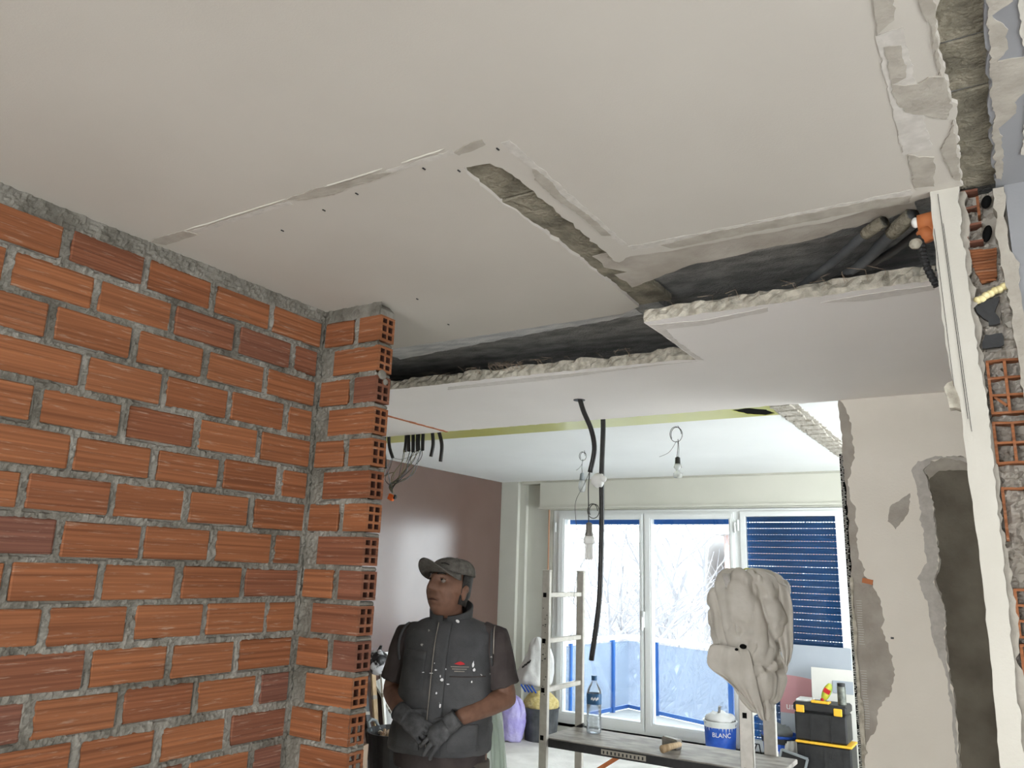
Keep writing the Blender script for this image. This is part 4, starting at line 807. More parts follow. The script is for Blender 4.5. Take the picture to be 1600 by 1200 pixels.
q = MB(); q.tube(smooth_path([(-.02, -.04, .035), (.02, -.06, .045), (.05, -.06, .02)]), .004, 6); q.build('green_tie', 'green', sk)
q = MB(); q.prism([(-.085, .02), (-.045, .02), (-.047, -.02), (-.055, -.10), (-.066, -.05)], -.135, -.132, 'y'); q.build('exposed_rail_gap', 'alu_dark', sk)

# ================================================================== THINGS BY THE WINDOW
def bucket(name, loc, r0, r1, h, m_, label, cat='bucket', handle=True):
    t = tag(empty(name, loc), label, cat); q = MB(); q.lathe([(.001, 0), (r0, 0), (r1, h*.97), (r1+.008, h*.97), (r1+.008, h), (r1-.004, h), (r0-.006, .01), (.001, .012)], 28); q.build('bucket_body', m_, t, smooth=False)
    if handle:
        q = MB(); q.tube([(r1*1.02*math.cos(a), r1*1.04*math.sin(a)*.3-.01-r1*.75*math.sin(a)*.4, h-.02-r1*.9*math.sin(a)*.6) for a in np.linspace(0, math.pi, 12)], .003, 6); q.build('handle', 'wire_grey', t)
    return t
bk = bucket('paint_bucket', (-2.29, 7.22, 0), .115, .140, .375, 'bucket_white', 'white paint bucket with blue label and a brush standing in it')
q = MB(); q.lathe([(.1215, .06), (.1225, .06), (.1375, .325), (.1365, .325)], 32, caps=False); lb = q.build('label', 'bucket_blue', bk, smooth=True, fix=False)
def wrap_text(body, size, R, z, ang, m_, parent):
    me = text_mesh(body, size)
    for v in me.vertices:
        x, y_, zz = v.co; a = ang+x/R; rr_ = R+.001+zz; v.co = (rr_*math.cos(a), rr_*math.sin(a), z+y_)
    me.materials.append(M[m_]); return put('lettering', me, parent)
wrap_text('BLANC', .052, .138, .27, math.radians(-68), 'text_white', lb)
q = MB(); q.ell((0, 0, .39), (.13, .13, .05), nu=22, nv=12); q.v = [(x, y, z+.035*nz(x*20, y*20, 3.)) for x, y, z in q.v]; q.build('rag_inside', 'sack', bk, smooth=True)
q = MB(); q.tube([(.0, -.05, .39), (.03, -.09, .50)], [.011, .013], 8); q.build('tool_handle', 'alu_dark', bk)
bk2 = bucket('paint_bucket', (-1.735, 7.05, 0), .118, .142, .36, 'bucket_blue', 'blue bucket with dark rim beside the toolbox'); q = MB(); q.lathe([(.143, .30), (.150, .30), (.151, .34), (.144, .34)], 28, caps=False); q.build('rim_band', 'black', bk2, fix=False)
wrap_text('LA', .07, .135, .22, math.radians(-72), 'text_white', bk2)
q = MB(); q.ell((0, 0, .37), (.10, .10, .06), nu=20, nv=12); q.v = [(x, y, z+.05*nz(x*22, y*22, 8.)) for x, y, z in q.v]; q.build('rag_inside', 'wire_grey', bk2, smooth=True)
cloth_strip('hanging_rag', [((.07, -.13, .33), (.15, -.10, .34)), ((.06, -.15, .25), (.16, -.12, .26)), ((.05, -.16, .15), (.15, -.12, .16)), ((.06, -.16, .03), (.14, -.13, .04))], 'sack', bk2)
# sign board, cream boards
sg = tag(empty('sign_board', (-1.53, 7.40, 0)), 'large grey and faded red sign board leaning against the shuttered window', 'sign'); TL = Matrix.Rotation(math.radians(-5), 3, 'X')
q = MB(); q.cbox(TL @ Vector((.01, 0, .52)), (.60, .012, 1.04), .002, TL); q.build('panel', 'sign_grey', sg)
q = MB(); pts = [(-.29+.58*k/20, .72+.06*math.sin(math.pi*(.55-k/30))) for k in range(21)]; q.prism(pts+[(.29, .47), (-.29, .47)], -.0075, -.006, 'y'); q.v = [tuple(TL @ Vector(p)) for p in q.v]; q.build('printed_band', 'sign_red', sg)
me = text_mesh('uncrvin', .085); me.materials.append(M['text_white']); o = put('lettering', me, sg); o.location = TL @ Vector((-.115, -.0085, .525)); o.rotation_euler = (math.radians(90-5), 0, 0)
bd = tag(empty('leaning_board', (-1.33, 7.24, 0)), 'cream board leaning behind the toolbox', 'board'); q = MB(); q.cbox(TL @ Vector((-.01, 0, .44)), (.36, .014, .88), .002, TL); q.build('board', 'white_wood', bd); q = MB(); q.cbox(TL @ Vector((.06, -.010, .74)), (.16, .004, .10), .001, TL); q.build('sticker', 'sign_grey', bd)
# tool boxes
tb2 = tag(empty('plaster_block', (-1.36, 6.94, 0)), 'pale plaster block under the stacked tool boxes', 'block'); q = MB(); q.cbox((0, 0, .06), (.44, .26, .12), .008); q.build('block', 'edge', tb2); q = MB(); q.box((0, -.131, .07), (.40, .003, .02)); q.build('stain', 'scar', tb2)
tb = tag(empty('tool_bin', (-1.355, 6.94, .122)), 'black tool bin with yellow stripe under the upper toolbox', 'toolbox')
q = MB(); q.cbox((0, 0, .118), (.40, .25, .236), .012); bo = q.build('bin_body', 'black', tb)
for x in (-.14, 0, .14): q = MB(); q.box((x, -.126, .11), (.006, .004, .20)); q.build('rib', 'black', bo)
q = MB(); q.cbox((0, -.004, .243), (.415, .262, .016), .004); q.build('yellow_strip', 'yellow', tb)
tt = tag(empty('toolbox', (-1.37, 6.94, .376)), 'black toolbox with yellow latches and handle, topmost of the stack', 'toolbox')
q = MB(); q.cbox((0, 0, .105), (.385, .24, .21), .012); q.build('body', 'black', tt)
q = MB(); q.cbox((0, 0, .245), (.40, .25, .068), .014); ld = q.build('lid', 'black', tt)
for x in (-.075, .075): q = MB(); q.box((x, -.122, .10), (.006, .006, .19)); q.build('rib', 'black', tt)
for x in (-.145, .135): q = MB(); q.cbox((x, -.130, .232), (.062, .012, .055), .004); q.build('latch', 'yellow', tt)
q = MB(); q.cbox((0, -.09, .288), (.135, .03, .022), .006); q.cbox((-.06, -.05, .286), (.016, .09, .016), .004); q.cbox((.06, -.05, .286), (.016, .09, .016), .004); q.build('carry_handle', 'yellow', ld)
q = MB(); q.cbox((-.13, .0, .288), (.11, .16, .016), .003); q.build('lid_tray', 'sack', ld)
sn = tag(empty('snack_bag', (-1.325, 6.90, .668)), 'yellow and green snack bag lying on the toolbox', 'snack bag'); Rz = Matrix.Rotation(.45, 3, 'Y')
q = MB(); q.ell((0, 0, 0), (.032, .016, .075), nu=18, nv=14); q.v = [tuple(Rz @ Vector((x*(1.15 if abs(z) > .06 else 1), y, z))+Vector((0, 0, .07))) for x, y, z in q.v]; q.build('bag', 'green_snack', sn, smooth=True)
q = MB(); q.box(Rz @ Vector((0, -.015, .01))+Vector((0, 0, .07)), (.05, .006, .035), Rz); q.build('red_print', 'red', sn); q = MB(); q.ell((-.035, -.01, .012), (.014, .012, .012)); q.build('twisted_end', 'red', sn)
cn = tag(empty('spray_can', (-1.215, 6.90, .656)), 'dark cylindrical can standing on the toolbox', 'can'); q = MB(); q.lathe([(.001, 0), (.030, 0), (.032, .006), (.032, .13), (.030, .136), (.001, .136)], 20); q.build('can_body', 'silver', cn); q = MB(); q.lathe([(.028, .136), (.030, .14), (.030, .160), (.001, .162)], 20); q.build('lid', 'black', cn)
tr = tag(empty('paint_tray', (-1.62, 6.66, 0)), 'small dark tray leaning in front of the lower tool bin', 'tray'); T2 = Matrix.Rotation(math.radians(-18), 3, 'X') @ Matrix.Rotation(math.radians(12), 3, 'Y')
q = MB(); q.cbox(T2 @ Vector((0, .01, .15)), (.20, .012, .28), .004, T2); q.build('tray_base', 'black', tr)
for a_, e_, wd in (((-.1, 0, .0), (-.1, 0, .29), .014), ((.1, 0, .0), (.1, 0, .29), .014), ((-.1, 0, .0), (.1, 0, .0), .014), ((-.1, 0, .29), (.1, 0, .29), .014)): q = MB(); q.bar(T2 @ Vector(a_)+Vector((0, 0, .008)), T2 @ Vector(e_)+Vector((0, 0, .008)), wd, .03, (0, 1, 0)); q.build('tray_rim', 'wire_grey', tr)
q = MB(); q.tube([T2 @ Vector((.0, -.03, .08)), T2 @ Vector((.01, -.05, .20))], .016, 10); q.build('float_handle', 'black', tr)
wr_ = tag(empty('wire_rack', (-2.03, 7.12, 0)), 'small bent black wire rack between the two buckets', 'rack')
q = MB()
for dx in (-.06, 0, .06): q.tube(smooth_path([(dx-.06, 0, 0), (dx-.02, -.02, .12), (dx+.02, 0, .24)]), .005, 6)
q.build('bars', 'black', wr_); q = MB(); q.tube([(-.06, 0, .24), (.10, 0, .24), (.14, 0, .02)], .006, 6); q.build('top_bar', 'black', wr_)

# ---- corner by the brown wall
gb = bucket('rubber_tub', (-4.04, 7.12, 0), .155, .175, .30, 'grey_bucket', 'grey rubber tub with yellow sacking in the window corner', 'bucket', False)
q = MB(); q.ell((0, 0, .33), (.17, .165, .11), nu=30, nv=18); q.v = [(x*(1+.12*nz(x*16, y*16, z*16)), y*(1+.12*nz(x*16+5, y*16, z*16)), z+.03*nz(x*24, y*24, 2.)) for x, y, z in q.v]; q.build('yellow_sacking', 'yellow_fuzz', gb, smooth=True)
def lumpy(name, loc, prof_, m_, label, cat, seed, sq=.8, amp=.12, rot=0):
    t = tag(empty(name, loc, rot), label, cat); q = MB(); n = 40; rr = []
    for z, hw, cx in prof_:
        rr.append([Vector((cx+hw*math.cos(a)*(1+amp*nz(math.cos(a)*2+seed, math.sin(a)*2, z*7)+amp*.6*nz(math.cos(a)*6, math.sin(a)*6+seed, z*15)), hw*sq*math.sin(a)*(1+amp*nz(math.cos(a)*2, math.sin(a)*2+seed, z*6)), z+.012*nz(math.cos(a)*4, math.sin(a)*4, seed))) for a in np.linspace(0, 2*math.pi, n, endpoint=False)])
    q.rings(rr); o = q.build('bag_body', m_, t); bake(o, [('SUBSURF', {'levels': 1})])
    displace(o, lambda p: .026*abs(nz(p.x*13+seed, p.y*13, p.z*9))-.008)
    return t
pb = lumpy('lilac_bag', (-4.23, 6.88, 0), [(.0, .10, 0), (.02, .125, 0), (.10, .135, 0), (.20, .145, 0), (.28, .150, 0), (.33, .13, .01), (.365, .09, .02), (.39, .04, .03), (.41, .03, .02)], 'purple', 'lilac plastic rubbish bag standing on the floor', 'bag', 2.)
q = MB(); q.tube(smooth_path([(.03, 0, .40), (.10, -.02, .37), (.13, -.02, .28), (.10, -.03, .22)]), [.012]+[.022]*17+[.010], 8); q.build('twisted_neck', 'purple', pb, smooth=True); q = MB(); q.tube([(-.03, 0, .40), (-.045, 0, .45)], [.02, .012], 8); q.build('blue_tie', 'bucket_blue', pb)
ws = lumpy('white_sack', (-4.16, 7.20, .47), [(.0, .12, 0), (.03, .19, 0), (.10, .20, .0), (.17, .185, .01), (.24, .165, .03), (.30, .145, .05), (.36, .125, .05), (.40, .10, .04), (.44, .06, .025), (.475, .02, .01)], 'sack', 'full white sack slumped on the tub by the pilaster', 'sack', 6.)
q = MB()
for k in range(6): q.box((-.06+.018*k, -.150-.003*k, .19+.012*k), (.012, .006, .024+.01*(k % 2)), Matrix.Rotation(.5, 3, 'Y'))
q.build('printed_letters', 'black', ws); 
for k in range(4): q = MB(); q.tube([(-.08+.04*k, -.14, .02), (-.02+.04*k, -.15, -.04)], .008, 6); q.build('blue_stripe', 'bucket_blue', ws)
# clear plastic sheet hanging beside the man
fs = tag(empty('plastic_sheet', (-2.155, 3.32, 0)), 'crumpled clear plastic sheet with green tint behind the man', 'plastic sheet')
cloth_strip('sheet', [((-.10, 0, 1.02), (.03, 0, 1.03)), ((-.08, 0, .95), (.05, .01, .97)), ((-.07, 0, .85), (.08, .01, .86)), ((-.05, 0, .7), (.09, .01, .7)), ((-.06, 0, .5), (.11, .02, .5)), ((-.08, 0, .25), (.13, .02, .25)), ((-.10, 0, .0), (.15, .02, .0))], 'film', fs, .003, .02)
cloth_strip('folded_hem', [((-.02, -.015, 1.00), (.04, -.015, .98)), ((.02, -.015, .86), (.085, -.01, .84)), ((.03, -.02, .6), (.11, -.01, .6)), ((.04, -.02, .0), (.15, -.01, .0))], 'film', fs, .003, .012, 5)

# ---- rubble tub and rubbish behind the pier
rb = bucket('rubble_tub', (-4.02, 4.92, 0), .19, .235, .40, 'black', 'black rubber tub filled with brick rubble behind the pier', 'bucket', False)
for sgn in (-1, 1): q = MB(); q.tube([(sgn*.225, -.05, .37), (sgn*.265, -.045, .43), (sgn*.27, 0, .445), (sgn*.265, .045, .43), (sgn*.225, .05, .37)], .013, 8); q.build('grip', 'wire_grey', rb, smooth=True)
q = MB(); q.lathe([(.001, .335), (.20, .32)], 20); q.build('rubble_bed', 'rubble', rb, fix=False)
for k in range(46):
    a = rg.uniform(0, 6.28); r = .19*math.sqrt(rg.random()); q = MB(); sx = rg.uniform(.02, .05); q.cbox((0, 0, 0), (sx, rg.uniform(.012, .03), rg.uniform(.01, .02)), .003)
    o = q.build('rubble_chip', 'rubble' if k % 4 else 'edge', rb); o.location = (r*math.cos(a), r*math.sin(a), .345+.04*(1-r/.2)+rg.uniform(0, .02)); o.rotation_euler = (rg.uniform(0, 3), rg.uniform(0, 3), rg.uniform(0, 3))
q = MB(); q.box((.09, .06, .40), (.12, .012, .2), Matrix.Rotation(.5, 3, 'Y')); q.build('broken_tile', 'edge', rb)
jobs = [((-4.62, 5.42, 0), (-4.79, 5.45, .78), .05, .02, 'wood', 'brown wooden lath leaning on the brown wall nearest the pier'), ((-4.50, 5.40, 0), (-4.79, 5.56, .80), .03, .018, 'white_wood', 'thin white stick crossing the other rubbish by the brown wall'), ((-4.36, 5.68, 0), (-4.79, 5.53, .62), .09, .02, 'white_wood', 'wide white plank leaning slantwise on the brown wall'),
        ((-4.66, 5.72, 0), (-4.80, 5.70, .85), .24, .014, 'sack', 'broad white panel offcut leaning on the brown wall'), ((-4.58, 5.30, 0), (-4.79, 5.36, .60), .05, .03, 'black', 'short black bar leaning on the brown wall'), ((-4.50, 5.95, 0), (-4.79, 5.90, .60), .06, .02, 'wood', 'brown plank offcut behind the white panel')]
for a, e, wd, th, m_, l_ in jobs:
    o = Vector(a); t = tag(empty('offcut', o), l_, 'offcut', 'leaning offcuts'); q = MB(); q.bar((0, 0, 0), Vector(e)-o, wd, th, (1, 0, 0)); q.build('lath', m_, t); q = MB(); q.bar((Vector(e)-o)*.62, (Vector(e)-o)*.66, wd*1.01, th*1.03, (1, 0, 0)); q.build('dirt_mark', 'scar', t)
t = tag(empty('rubbish_bag', (-4.66, 5.38, .70)), 'black and white plastic rubbish bag on top of the offcuts', 'bag'); q = MB(); q.ell((0, 0, .09), (.10, .09, .10), nu=26, nv=18); q.v = [(x*(1+.3*nz(x*18, y*18, z*18)), y*(1+.3*nz(x*18+4, y*18, z*18)), z*(1+.2*nz(x*20, y*20+5, z*20))) for x, y, z in q.v]; q.build('bag', mat('marbled_film', (.02, .02, .022), (.6, .6, .62), .35, 12, lo=.5, hi=.56), t, smooth=True); q = MB(); q.tube([(0, 0, .18), (.02, 0, .23)], [.02, .012], 8); q.build('knot', 'black', t)
t = tag(empty('carton', (-4.13, 4.40, 0), .3), 'open brown cardboard carton beside the pier', 'box'); q = MB(); q.b2(-.17, .17, -.14, -.134, 0, .36); q.b2(-.17, .17, .134, .14, 0, .36); q.b2(-.17, -.164, -.14, .14, 0, .36); q.b2(.164, .17, -.14, .14, 0, .36); q.b2(-.17, .17, -.14, .14, 0, .006); q.build('carton_body', 'card', t); q = MB(); q.b2(-.13, -.07, -.1415, -.140, .30, .34); q.build('red_print', 'red', t)

# ================================================================== THE MAN
person = tag(empty('person', (-2.06, 2.83, 0), math.radians(21)), 'man in grey cap, paint-spattered vest and work gloves looking up', 'person')
def skinned(name, mb, m_, voxel, iters, parent=person, disp=None):
    o = mb.build(name, m_, parent); bake(o, [('REMESH', {'mode': 'VOXEL', 'voxel_size': voxel}), ('SMOOTH', {'iterations': iters, 'factor': .5})])
    if disp:
        displace(o, disp)
    return o
def ering(cx, cy, z, ax, ay, n=40, p=2.3):
    r = []
    for j in range(n):
        a = 2*math.pi*j/n; c_, s_ = math.cos(a), math.sin(a); r.append(Vector((cx+ax*math.copysign(abs(c_)**(2/p), c_), cy+ay*math.copysign(abs(s_)**(2/p), s_), z)))
    return r
def loft(mb, secs, **k): mb.rings([ering(*s_, **k) for s_ in secs])
def head_mesh():
    # face towards -y; features pushed in and out of an egg
    q = MB(); nu, nv = 110, 80; V = []
    g = lambda t, s_: math.exp(-(t/s_)**2)
    for i in range(nv+1):
        th = math.pi*i/nv
        for j in range(nu):
            a = 2*math.pi*j/nu; sx, sy, sz = math.sin(th)*math.cos(a), math.sin(th)*math.sin(a), math.cos(th)
            x, y, z = .077*sx, .094*sy, .118*sz; fr = max(0, -sy)
            if z < 0:
                t = -z/.118; x *= 1-.16*t**1.6; y *= 1-.05*t
                if sy > 0: y *= 1-.35*t
            if z < -.02 and sy < 0: x = math.copysign(min(abs(x)*1.05, .066), x)
            d = 0
            nose = g(x, .0125+.006*max(0, (.035-z)/.06))*(0 if z > .045 else (.25+.75*min(1, (.045-z)/.062)) if z > -.020 else max(0, 1-(-.020-z)/.010)); d += .030*nose
            d += .0065*g(z-.040, .012)*g(x, .055)
            d -= .010*g(abs(x)-.032, .017)*g(z-.018, .012)
            d += .006*g(abs(x)-.043, .02)*g(z+.015, .02)
            d -= .0035*g(abs(x)-.030-.25*max(0, -.02-z), .006)*(1 if -.055 < z < -.02 else 0)
            d += .007*g(z+.049, .006)*g(x, .024)+.007*g(z+.064, .006)*g(x, .021)-.006*g(z+.0565, .0028)*g(x, .027)
            d += .008*g(z+.094, .016)*g(x, .026)-.004*g(z+.076, .006)*g(x, .03)
            V.append(Vector((x, y-d*fr**.5, z)))
    q.add(V, [(i*nu+j, i*nu+(j+1) % nu, (i+1)*nu+(j+1) % nu, (i+1)*nu+j) for i in range(nv) for j in range(nu)])
    for s_ in (-1, 1):
        q.ell((s_*.078, .012, -.008), (.008, .019, .031), Matrix.Rotation(s_*.35, 3, 'Z'), 14, 10); q.ell((s_*.080, .016, .008), (.009, .016, .016), None, 12, 8)
    return q
HC = Vector((-.014, -.014, 1.512)); HS = 1.07; HR = Matrix.Rotation(math.radians(-26), 3, 'Z') @ Matrix.Rotation(math.radians(-13), 3, 'X')
def H_(p): return HR @ (Vector(p)*HS)+HC
hq = head_mesh(); body = MB(); body.add([H_(p) for p in hq.v], hq.f)
body.cap((0, .012, 1.30), H_((0, .015, -.05)), .060, .058, 20)
loft(body, [(-.01, .0, .84, .16, .11), (0, 0, 1.0, .155, .11), (0, 0, 1.2, .16, .10), (0, .01, 1.30, .15, .085), (0, .015, 1.36, .08, .06)])
SH = {-1: [(-.185, .01, 1.305), (-.243, .012, 1.085), (-.150, -.150, 1.035)], 1: [(.188, .01, 1.315), (.246, .022, 1.085), (.105, -.165, 1.030)]}
for s_, (a, e, h_) in SH.items():
    body.cap(a, Vector(a).lerp(Vector(e), .95), .054, .046, 16); body.cap(e, Vector(e).lerp(Vector(h_), .35), .045, .044, 16); body.cap(Vector(e).lerp(Vector(h_), .35), h_, .044, .031, 16)
for s_ in (-1, 1): body.cap((s_*.095, 0, .86), (s_*.10, -.01, .48), .085, .058, 16); body.cap((s_*.10, -.01, .48), (s_*.10, .01, .09), .056, .04, 16)
skinned('body', body, 'skin', .0042, 2)
for s_ in (-1, 1):
    q = MB(); q.ell(H_((s_*.031, -.0715, .019)), (.0125, .0125, .0115), None, 16, 12); ey = q.build('eyeball', 'eye', person, smooth=True)
    q = MB(); q.ell(H_((s_*.031-.003, -.0810, .0240)), (.0060, .004, .0060), HR, 12, 8); q.build('iris', 'iris', ey, smooth=True)
    q = MB(); q.tube([H_((s_*(.031-.015), -.0800, .025)), H_((s_*.024, -.0845, .0290)), H_((s_*.033, -.0835, .0300)), H_((s_*(.031+.014), -.0745, .026))], .0030, 6); q.build('eyelid', 'skin', ey, smooth=True)
    q = MB(); q.tube([H_((s_*.012, -.0955, .042)), H_((s_*.022, -.0945, .0455)), H_((s_*.034, -.0890, .0470)), H_((s_*.046, -.0795, .0440))], [.0028, .0042, .0038, .0016], 8); q.build('eyebrow', 'hair', person, smooth=True)
q = MB(); q.tube([H_((-.026, -.0790, -.0585)), H_((-.012, -.0875, -.0560)), H_((0, -.0900, -.0565)), H_((.012, -.0875, -.0560)), H_((.026, -.0790, -.0585))], [.0010, .0026, .003, .0026, .0010], 6); q.build('mouth_line', 'mouth_shade', person)
# hair under the cap
q = MB(); nu = 50; rr = []
for z in (-.055, -.035, -.01, .02, .05, .07): rr.append([Vector((0, 0, 0))]*0 or [H_((.0805*math.cos(a)*(1 if z > -.03 else .93), .012+.088*math.sin(a)*(1 if z > -.03 else .85), z)) for a in np.linspace(math.radians(-14), math.radians(194), nu)])
V = [p for r in rr for p in r]; q.add(V, [(i*nu+j, i*nu+j+1, (i+1)*nu+j+1, (i+1)*nu+j) for i in range(5) for j in range(nu-1)]); hh = q.build('hair', 'hair', person, fix=False); bake(hh, [('SOLIDIFY', {'thickness': .006, 'offset': -1})])
# cap
q = MB(); rr = []; n = 48
for k in range(11):
    t = math.pi/2*k/10; rr.append([H_((.0865*math.cos(a)*math.cos(t)**.72, .006+.105*math.sin(a)*math.cos(t)**.72, .062+.014*math.sin(a)*-1*math.cos(t)*-.9+.066*math.sin(t)**.9)) for a in np.linspace(0, 2*math.pi, n, endpoint=False)])
q.rings(rr); cp = q.build('cap', 'cap', person, smooth=True)
q = MB(); V = []; rows = 9; cols = 25
for i in range(rows):
    for j in range(cols):
        a = math.radians(-158+136*j/(cols-1)); ex = .078*(i/(rows-1))*math.sin(math.pi*j/(cols-1))**.55
        x0, y0 = .0865*math.cos(a), .006+.105*math.sin(a); x = x0*(1+.10*i/(rows-1)); y = y0-ex; u_ = i/(rows-1); V.append(H_((x, y, .062+.014*math.sin(a)*.9+.034*u_-(8.0*x*x)*u_)))
q.add(V, [(i*cols+j, i*cols+j+1, (i+1)*cols+j+1, (i+1)*cols+j) for i in range(rows-1) for j in range(cols-1)]); vz = q.build('visor', 'cap', cp, fix=False); bake(vz, [('SUBSURF', {'levels': 1}), ('SOLIDIFY', {'thickness': .004, 'offset': 0})])
q = MB(); q.ell(H_((0, .006, .127)), (.008, .008, .004)); q.build('button', 'cap', cp, smooth=True)
q = MB(); q.tube([H_((.02, -.094, .085)), H_((.035, -.088, .087)), H_((.05, -.078, .083))], .0022, 5); q.build('stitched_mark', 'hair', cp)
for a in (-math.pi/2, math.pi/2-.6, -math.pi/2+1.05, -math.pi/2-1.05, 0.5, 2.6):
    q = MB(); q.tube([H_((.0872*math.cos(a)*math.cos(t)**.72, .006+.1057*math.sin(a)*math.cos(t)**.72, .0625+.014*math.sin(a)*math.cos(t)*.9+.0665*math.sin(t)**.9)) for t in np.linspace(.02, 1.5, 14)], .0011, 4); q.build('seam', 'cap', cp)
# shirt: sleeves and hem
sh = MB(); loft(sh, [(-.018, -.004, .815, .192, .140), (-.018, -.004, .90, .195, .142), (0, 0, 1.05, .18, .13), (0, 0, 1.2, .185, .122), (0, .008, 1.30, .185, .112), (0, .015, 1.355, .13, .09), (0, .012, 1.40, .08, .078)])
for s_, (a, e, h_) in SH.items():
    A = Vector(a); E_ = Vector(e); d = (E_-A).normalized(); pts = [A+Vector((-s_*.05, 0, .01)), A+Vector((s_*.0, 0, .0)), A.lerp(E_, .3), A.lerp(E_, .6), A.lerp(E_, .80)]
    sh.tube(pts, [.062, .072, .072, .071, .073], 24)
skinned('polo_shirt', sh, 'shirt', .006, 4, disp=lambda p: .005*nz(p.x*14, p.y*14, p.z*8)+.004*nz(p.x*30, p.y*30, p.z*14))
# padded vest with paint splashes
def vestmat():
    m = mat('grey_vest', (.060, .061, .064), (.10, .10, .102), .88, 7, .25, 160, .2); N, L = m.node_tree.nodes, m.node_tree.links; b_ = N['Principled BSDF']; prev = b_.inputs['Base Color'].links[0].from_socket
    tc = N.new('ShaderNodeTexCoord'); n = N.new('ShaderNodeTexNoise'); n.inputs['Scale'].default_value = 26; n.inputs['Detail'].default_value = 5; n.inputs['Roughness'].default_value = .62; L.new(tc.outputs['Object'], n.inputs['Vector'])
    n2 = N.new('ShaderNodeTexNoise'); n2.inputs['Scale'].default_value = 4.5; L.new(tc.outputs['Object'], n2.inputs['Vector']); ad = N.new('ShaderNodeMath'); ad.operation = 'MULTIPLY_ADD'; ad.inputs[1].default_value = .45; L.new(n2.outputs['Fac'], ad.inputs[0]); L.new(n.outputs['Fac'], ad.inputs[2])
    r = N.new('ShaderNodeValToRGB'); r.color_ramp.elements[0].position = .955; r.color_ramp.elements[1].position = .985; L.new(ad.outputs[0], r.inputs[0]); mx = N.new('ShaderNodeMix'); mx.data_type = 'RGBA'; L.new(r.outputs[0], mx.inputs[0]); L.new(prev, mx.inputs[6]); mx.inputs[7].default_value = (.42, .41, .39, 1); L.new(mx.outputs[2], b_.inputs['Base Color']); return m
M['vest'] = vestmat()
VS = [(-.020, -.006, .875, .212, .160), (-.020, -.008, .90, .217, .165), (-.016, -.012, .95, .212, .166), (-.010, -.014, 1.02, .205, .162), (-.004, -.010, 1.10, .200, .152), (0, -.004, 1.18, .200, .144), (0, .002, 1.25, .196, .136), (0, .006, 1.30, .204, .126), (0, .010, 1.340, .204, .112), (0, .013, 1.368, .176, .092), (0, .016, 1.395, .104, .086)]
vb = MB(); loft(vb, VS, n=56)
ve = skinned('vest', vb, 'vest', .0065, 3, disp=lambda p: .0045*nz(p.x*9, p.y*9, p.z*16)+.0035*nz(p.x*24, p.y*20, p.z*24)-.004*math.exp(-((p.z-1.045)/.008)**2)-.003*math.exp(-((p.z-.985)/.007)**2))
def front(x, z, off=.002):      # point on the front of the vest
    for a, e in zip(VS[:-1], VS[1:]):
        if a[2] <= z <= e[2]:
            t = (z-a[2])/(e[2]-a[2]); cx, cy, ax, ay = [a[i]+(e[i]-a[i])*t for i in (0, 1, 3, 4)]
            u = min(.999, abs((x-cx)/ax)); return Vector((x, cy-ay*(1-u**2.3)**(1/2.3)-off, z))
    return Vector((x, -.1, z))
def sheet(name, xs, zs, m_, parent, off=.004, th=.006, lift=lambda i, j: 0):
    q = MB(); k = len(xs); q.add([front(x, z, off+lift(i, j)) for i, z in enumerate(zs) for j, x in enumerate(xs)], [(i*k+j, i*k+j+1, (i+1)*k+j+1, (i+1)*k+j) for i in range(len(zs)-1) for j in range(k-1)]); o = q.build(name, m_, parent, fix=False); return bake(o, [('SOLIDIFY', {'thickness': th, 'offset': 0}), ('BEVEL', {'width': .0015, 'segments': 1})])
sheet('zip_placket', np.linspace(-.028, .028, 5), np.linspace(.885, 1.385, 16), 'vest', ve, .005, .007)
q = MB(); q.tube([front(-.029, z, .010) for z in np.linspace(.89, 1.38, 20)], .0016, 5); q.build('piping', 'scar', ve)
sheet('pocket_flap', np.linspace(-.165, -.06, 8), np.linspace(1.235, 1.268, 3), 'vest', ve, .007, .007)
sheet('chest_pocket', np.linspace(-.16, -.065, 8), np.linspace(1.12, 1.24, 6), 'vest', ve, .003, .004)
sheet('hip_pocket', np.linspace(.055, .165, 8), np.linspace(.90, 1.0, 5), 'vest', ve, .006, .008); sheet('hip_pocket', np.linspace(-.17, -.06, 8), np.linspace(.90, 1.0, 5), 'vest', ve, .006, .008)
sheet('yoke_seam', np.linspace(.045, .18, 8), [1.175, 1.180], 'shirt', ve, .003, .002)
# collar standing round the neck, lower at the front
q = MB(); n = 44; rr = []
for k, (z, r, th_) in enumerate(((1.355, .098, 0), (1.39, .094, 0), (1.43, .092, 0), (1.468, .094, 0), (1.472, .087, 0), (1.43, .084, 0), (1.38, .086, 0))):
    rr.append([Vector((-.002+r*math.cos(a), .010+r*1.02*math.sin(a), z+(.034*math.sin(a)-.030)*(1 if z > 1.40 else .35))) for a in np.linspace(math.radians(-84), math.radians(264), n)])
V = [p for r in rr for p in r]; q.add(V, [(i*n+j, i*n+j+1, (i+1)*n+j+1, (i+1)*n+j) for i in range(6) for j in range(n-1)]); co = q.build('collar', 'vest', ve, smooth=True, fix=False)
q = MB(); q.ell(front(.05, 1.388, .010), (.009, .003, .006), Matrix.Rotation(.5, 3, 'Y')); q.build('paint_blob', 'text_white', co)
# armhole binding
for s_ in (-1, 1):
    q = MB(); c0 = Vector((s_*.196, .008, 1.280)); q.tube([c0+Vector((s_*(.004-.012*max(0, math.sin(a))**2), .090*math.cos(a), .086*math.sin(a))) for a in np.linspace(0, 2*math.pi, 29)], .0055, 8); q.build('armhole_edge', 'vest', ve, smooth=True)
q = MB(); c0 = Vector((.204, .0, 1.285)); q.tube([c0+Vector((.007-.012*max(0, math.sin(a))**2, -.092*math.cos(a), .090*math.sin(a))) for a in np.linspace(-.2, 1.3, 12)], .0022, 5); q.build('reflective_piping', 'scar', ve)
